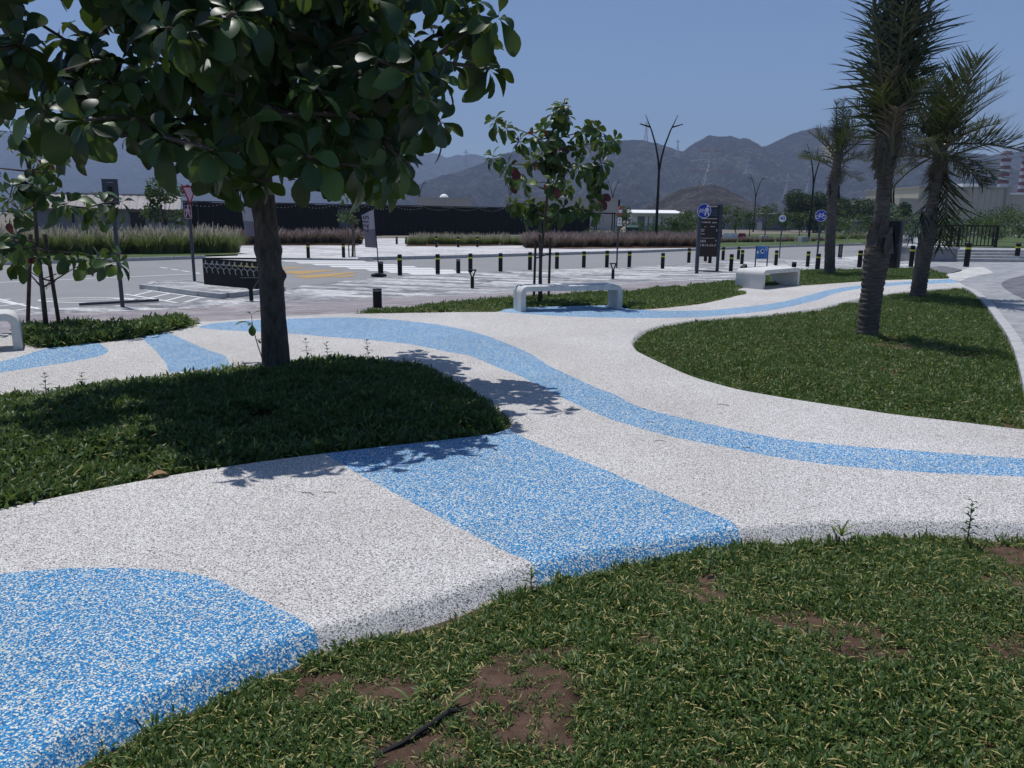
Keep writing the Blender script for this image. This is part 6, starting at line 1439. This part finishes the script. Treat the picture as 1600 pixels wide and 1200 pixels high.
# tall grass tufts
def tuft(u, v, h, n, seed, label):
    r = random.Random(seed); p = gl(u, v); sh = []; ms = []; rn = []
    for i in range(n): sh.append(leafstrip(h*r.uniform(0.6, 1.2), 0.006, [(0, 0.8), (0.4, 1), (0.75, 0.7), (1, 0.05)], 0, 0.4, r.uniform(0.4, 1.6))); ms.append(Matrix.Rotation(r.uniform(0, 6.28), 4, 'Z') @ Matrix.Rotation(r.uniform(0.6, 1.35), 4, 'X')); rn.append(r.uniform(0.6, 0.85))
    Vv, Ff, Rr = joinleaves(sh, ms, rn); tag(link('grass_tuft', quickmesh('grass_tuft', Vv, Ff, [M['cover']], Rr), None, p), label, 'grass tuft')
tuft(1475, 975, 0.12, 7, 1, 'bright green broad-bladed grass tuft in the nearest lawn'); tuft(1315, 835, 0.2, 9, 2, 'wiry grass tuft at the lawn edge against the pale path'); tuft(695, 1110, 0.11, 6, 3, 'bright grass tuft beside the black drip pipe'); tuft(640, 1090, 0.10, 6, 4, 'lone bright grass tuft by the bare soil')
mb = MB(); a, b_ = G(628, 1172, -0.05), G(702, 1122, -0.05); a.z = b_.z = -0.012; mb.tube([a+Vector((-0.10, -0.06, -0.03)), a+Vector((0, 0, -0.012)), a.lerp(b_, 0.5)+Vector((0.006, 0, -0.008)), b_+Vector((0, 0, -0.01)), b_+Vector((0.07, 0.05, -0.04))], 0.009, 8); tag(mb.build('drip_pipe', M['rubber'], sm=40), 'black drip irrigation pipe on the bare soil of the nearest lawn', 'pipe')
a, b_ = G(222, 752, 0.0), G(262, 744, 0.0); sh = leafstrip((b_-a).length, 0.045, OBOV, 0.10, 0.5, 0.1); mb = MB(); mb.add(sh[0], sh[1]); o = mb.build('dry_leaf', plain('dry_leaf', (0.33, 0.20, 0.10), 0.7), loc=(a.x, a.y+0.03, 0.0), rz=math.atan2(b_.y-a.y, b_.x-a.x)-math.pi/2); tag(o, 'curled tan dry leaf lying at the edge of the tree lawn', 'leaf')
rr = random.Random(9); lab = 'single short dry twig lying on the pale path'
for u, v in ((505, 770), (860, 652), (1010, 660), (1120, 632), (1020, 690), (1160, 700), (880, 640), (470, 770)):
    p = G(u, v, 0.0); mb = MB(); L = rr.uniform(0.05, 0.12); mb.tube([(0, 0, 0.004), (L*0.5, L*0.12, 0.006), (L, 0, 0.004)], 0.0022, 4); tag(mb.build('twig', M['twig'], None, loc=p, rz=rr.uniform(-0.6, 0.6)), lab, 'twig', 'twigs on the path')
# ---- haze: closed box of thin even air round everything
mb = MB(); mb.box((-7500, -60, -6), (7500, 7300, 900)); hz = mb.build('haze', [])
t = bpy.data.materials.new('haze_air'); t.use_nodes = True; t.node_tree.nodes.clear(); pv = t.node_tree.nodes.new('ShaderNodeVolumePrincipled'); mo = t.node_tree.nodes.new('ShaderNodeOutputMaterial')
pv.inputs['Color'].default_value = (0.55, 0.70, 1.0, 1); pv.inputs['Density'].default_value = 0.00018; pv.inputs['Anisotropy'].default_value = 0.0
t.node_tree.links.new(pv.outputs[0], mo.inputs['Volume']); hz.data.materials.append(t)
tag(hz, 'thin bluish haze in the air before the mountains', 'haze', kind='stuff')
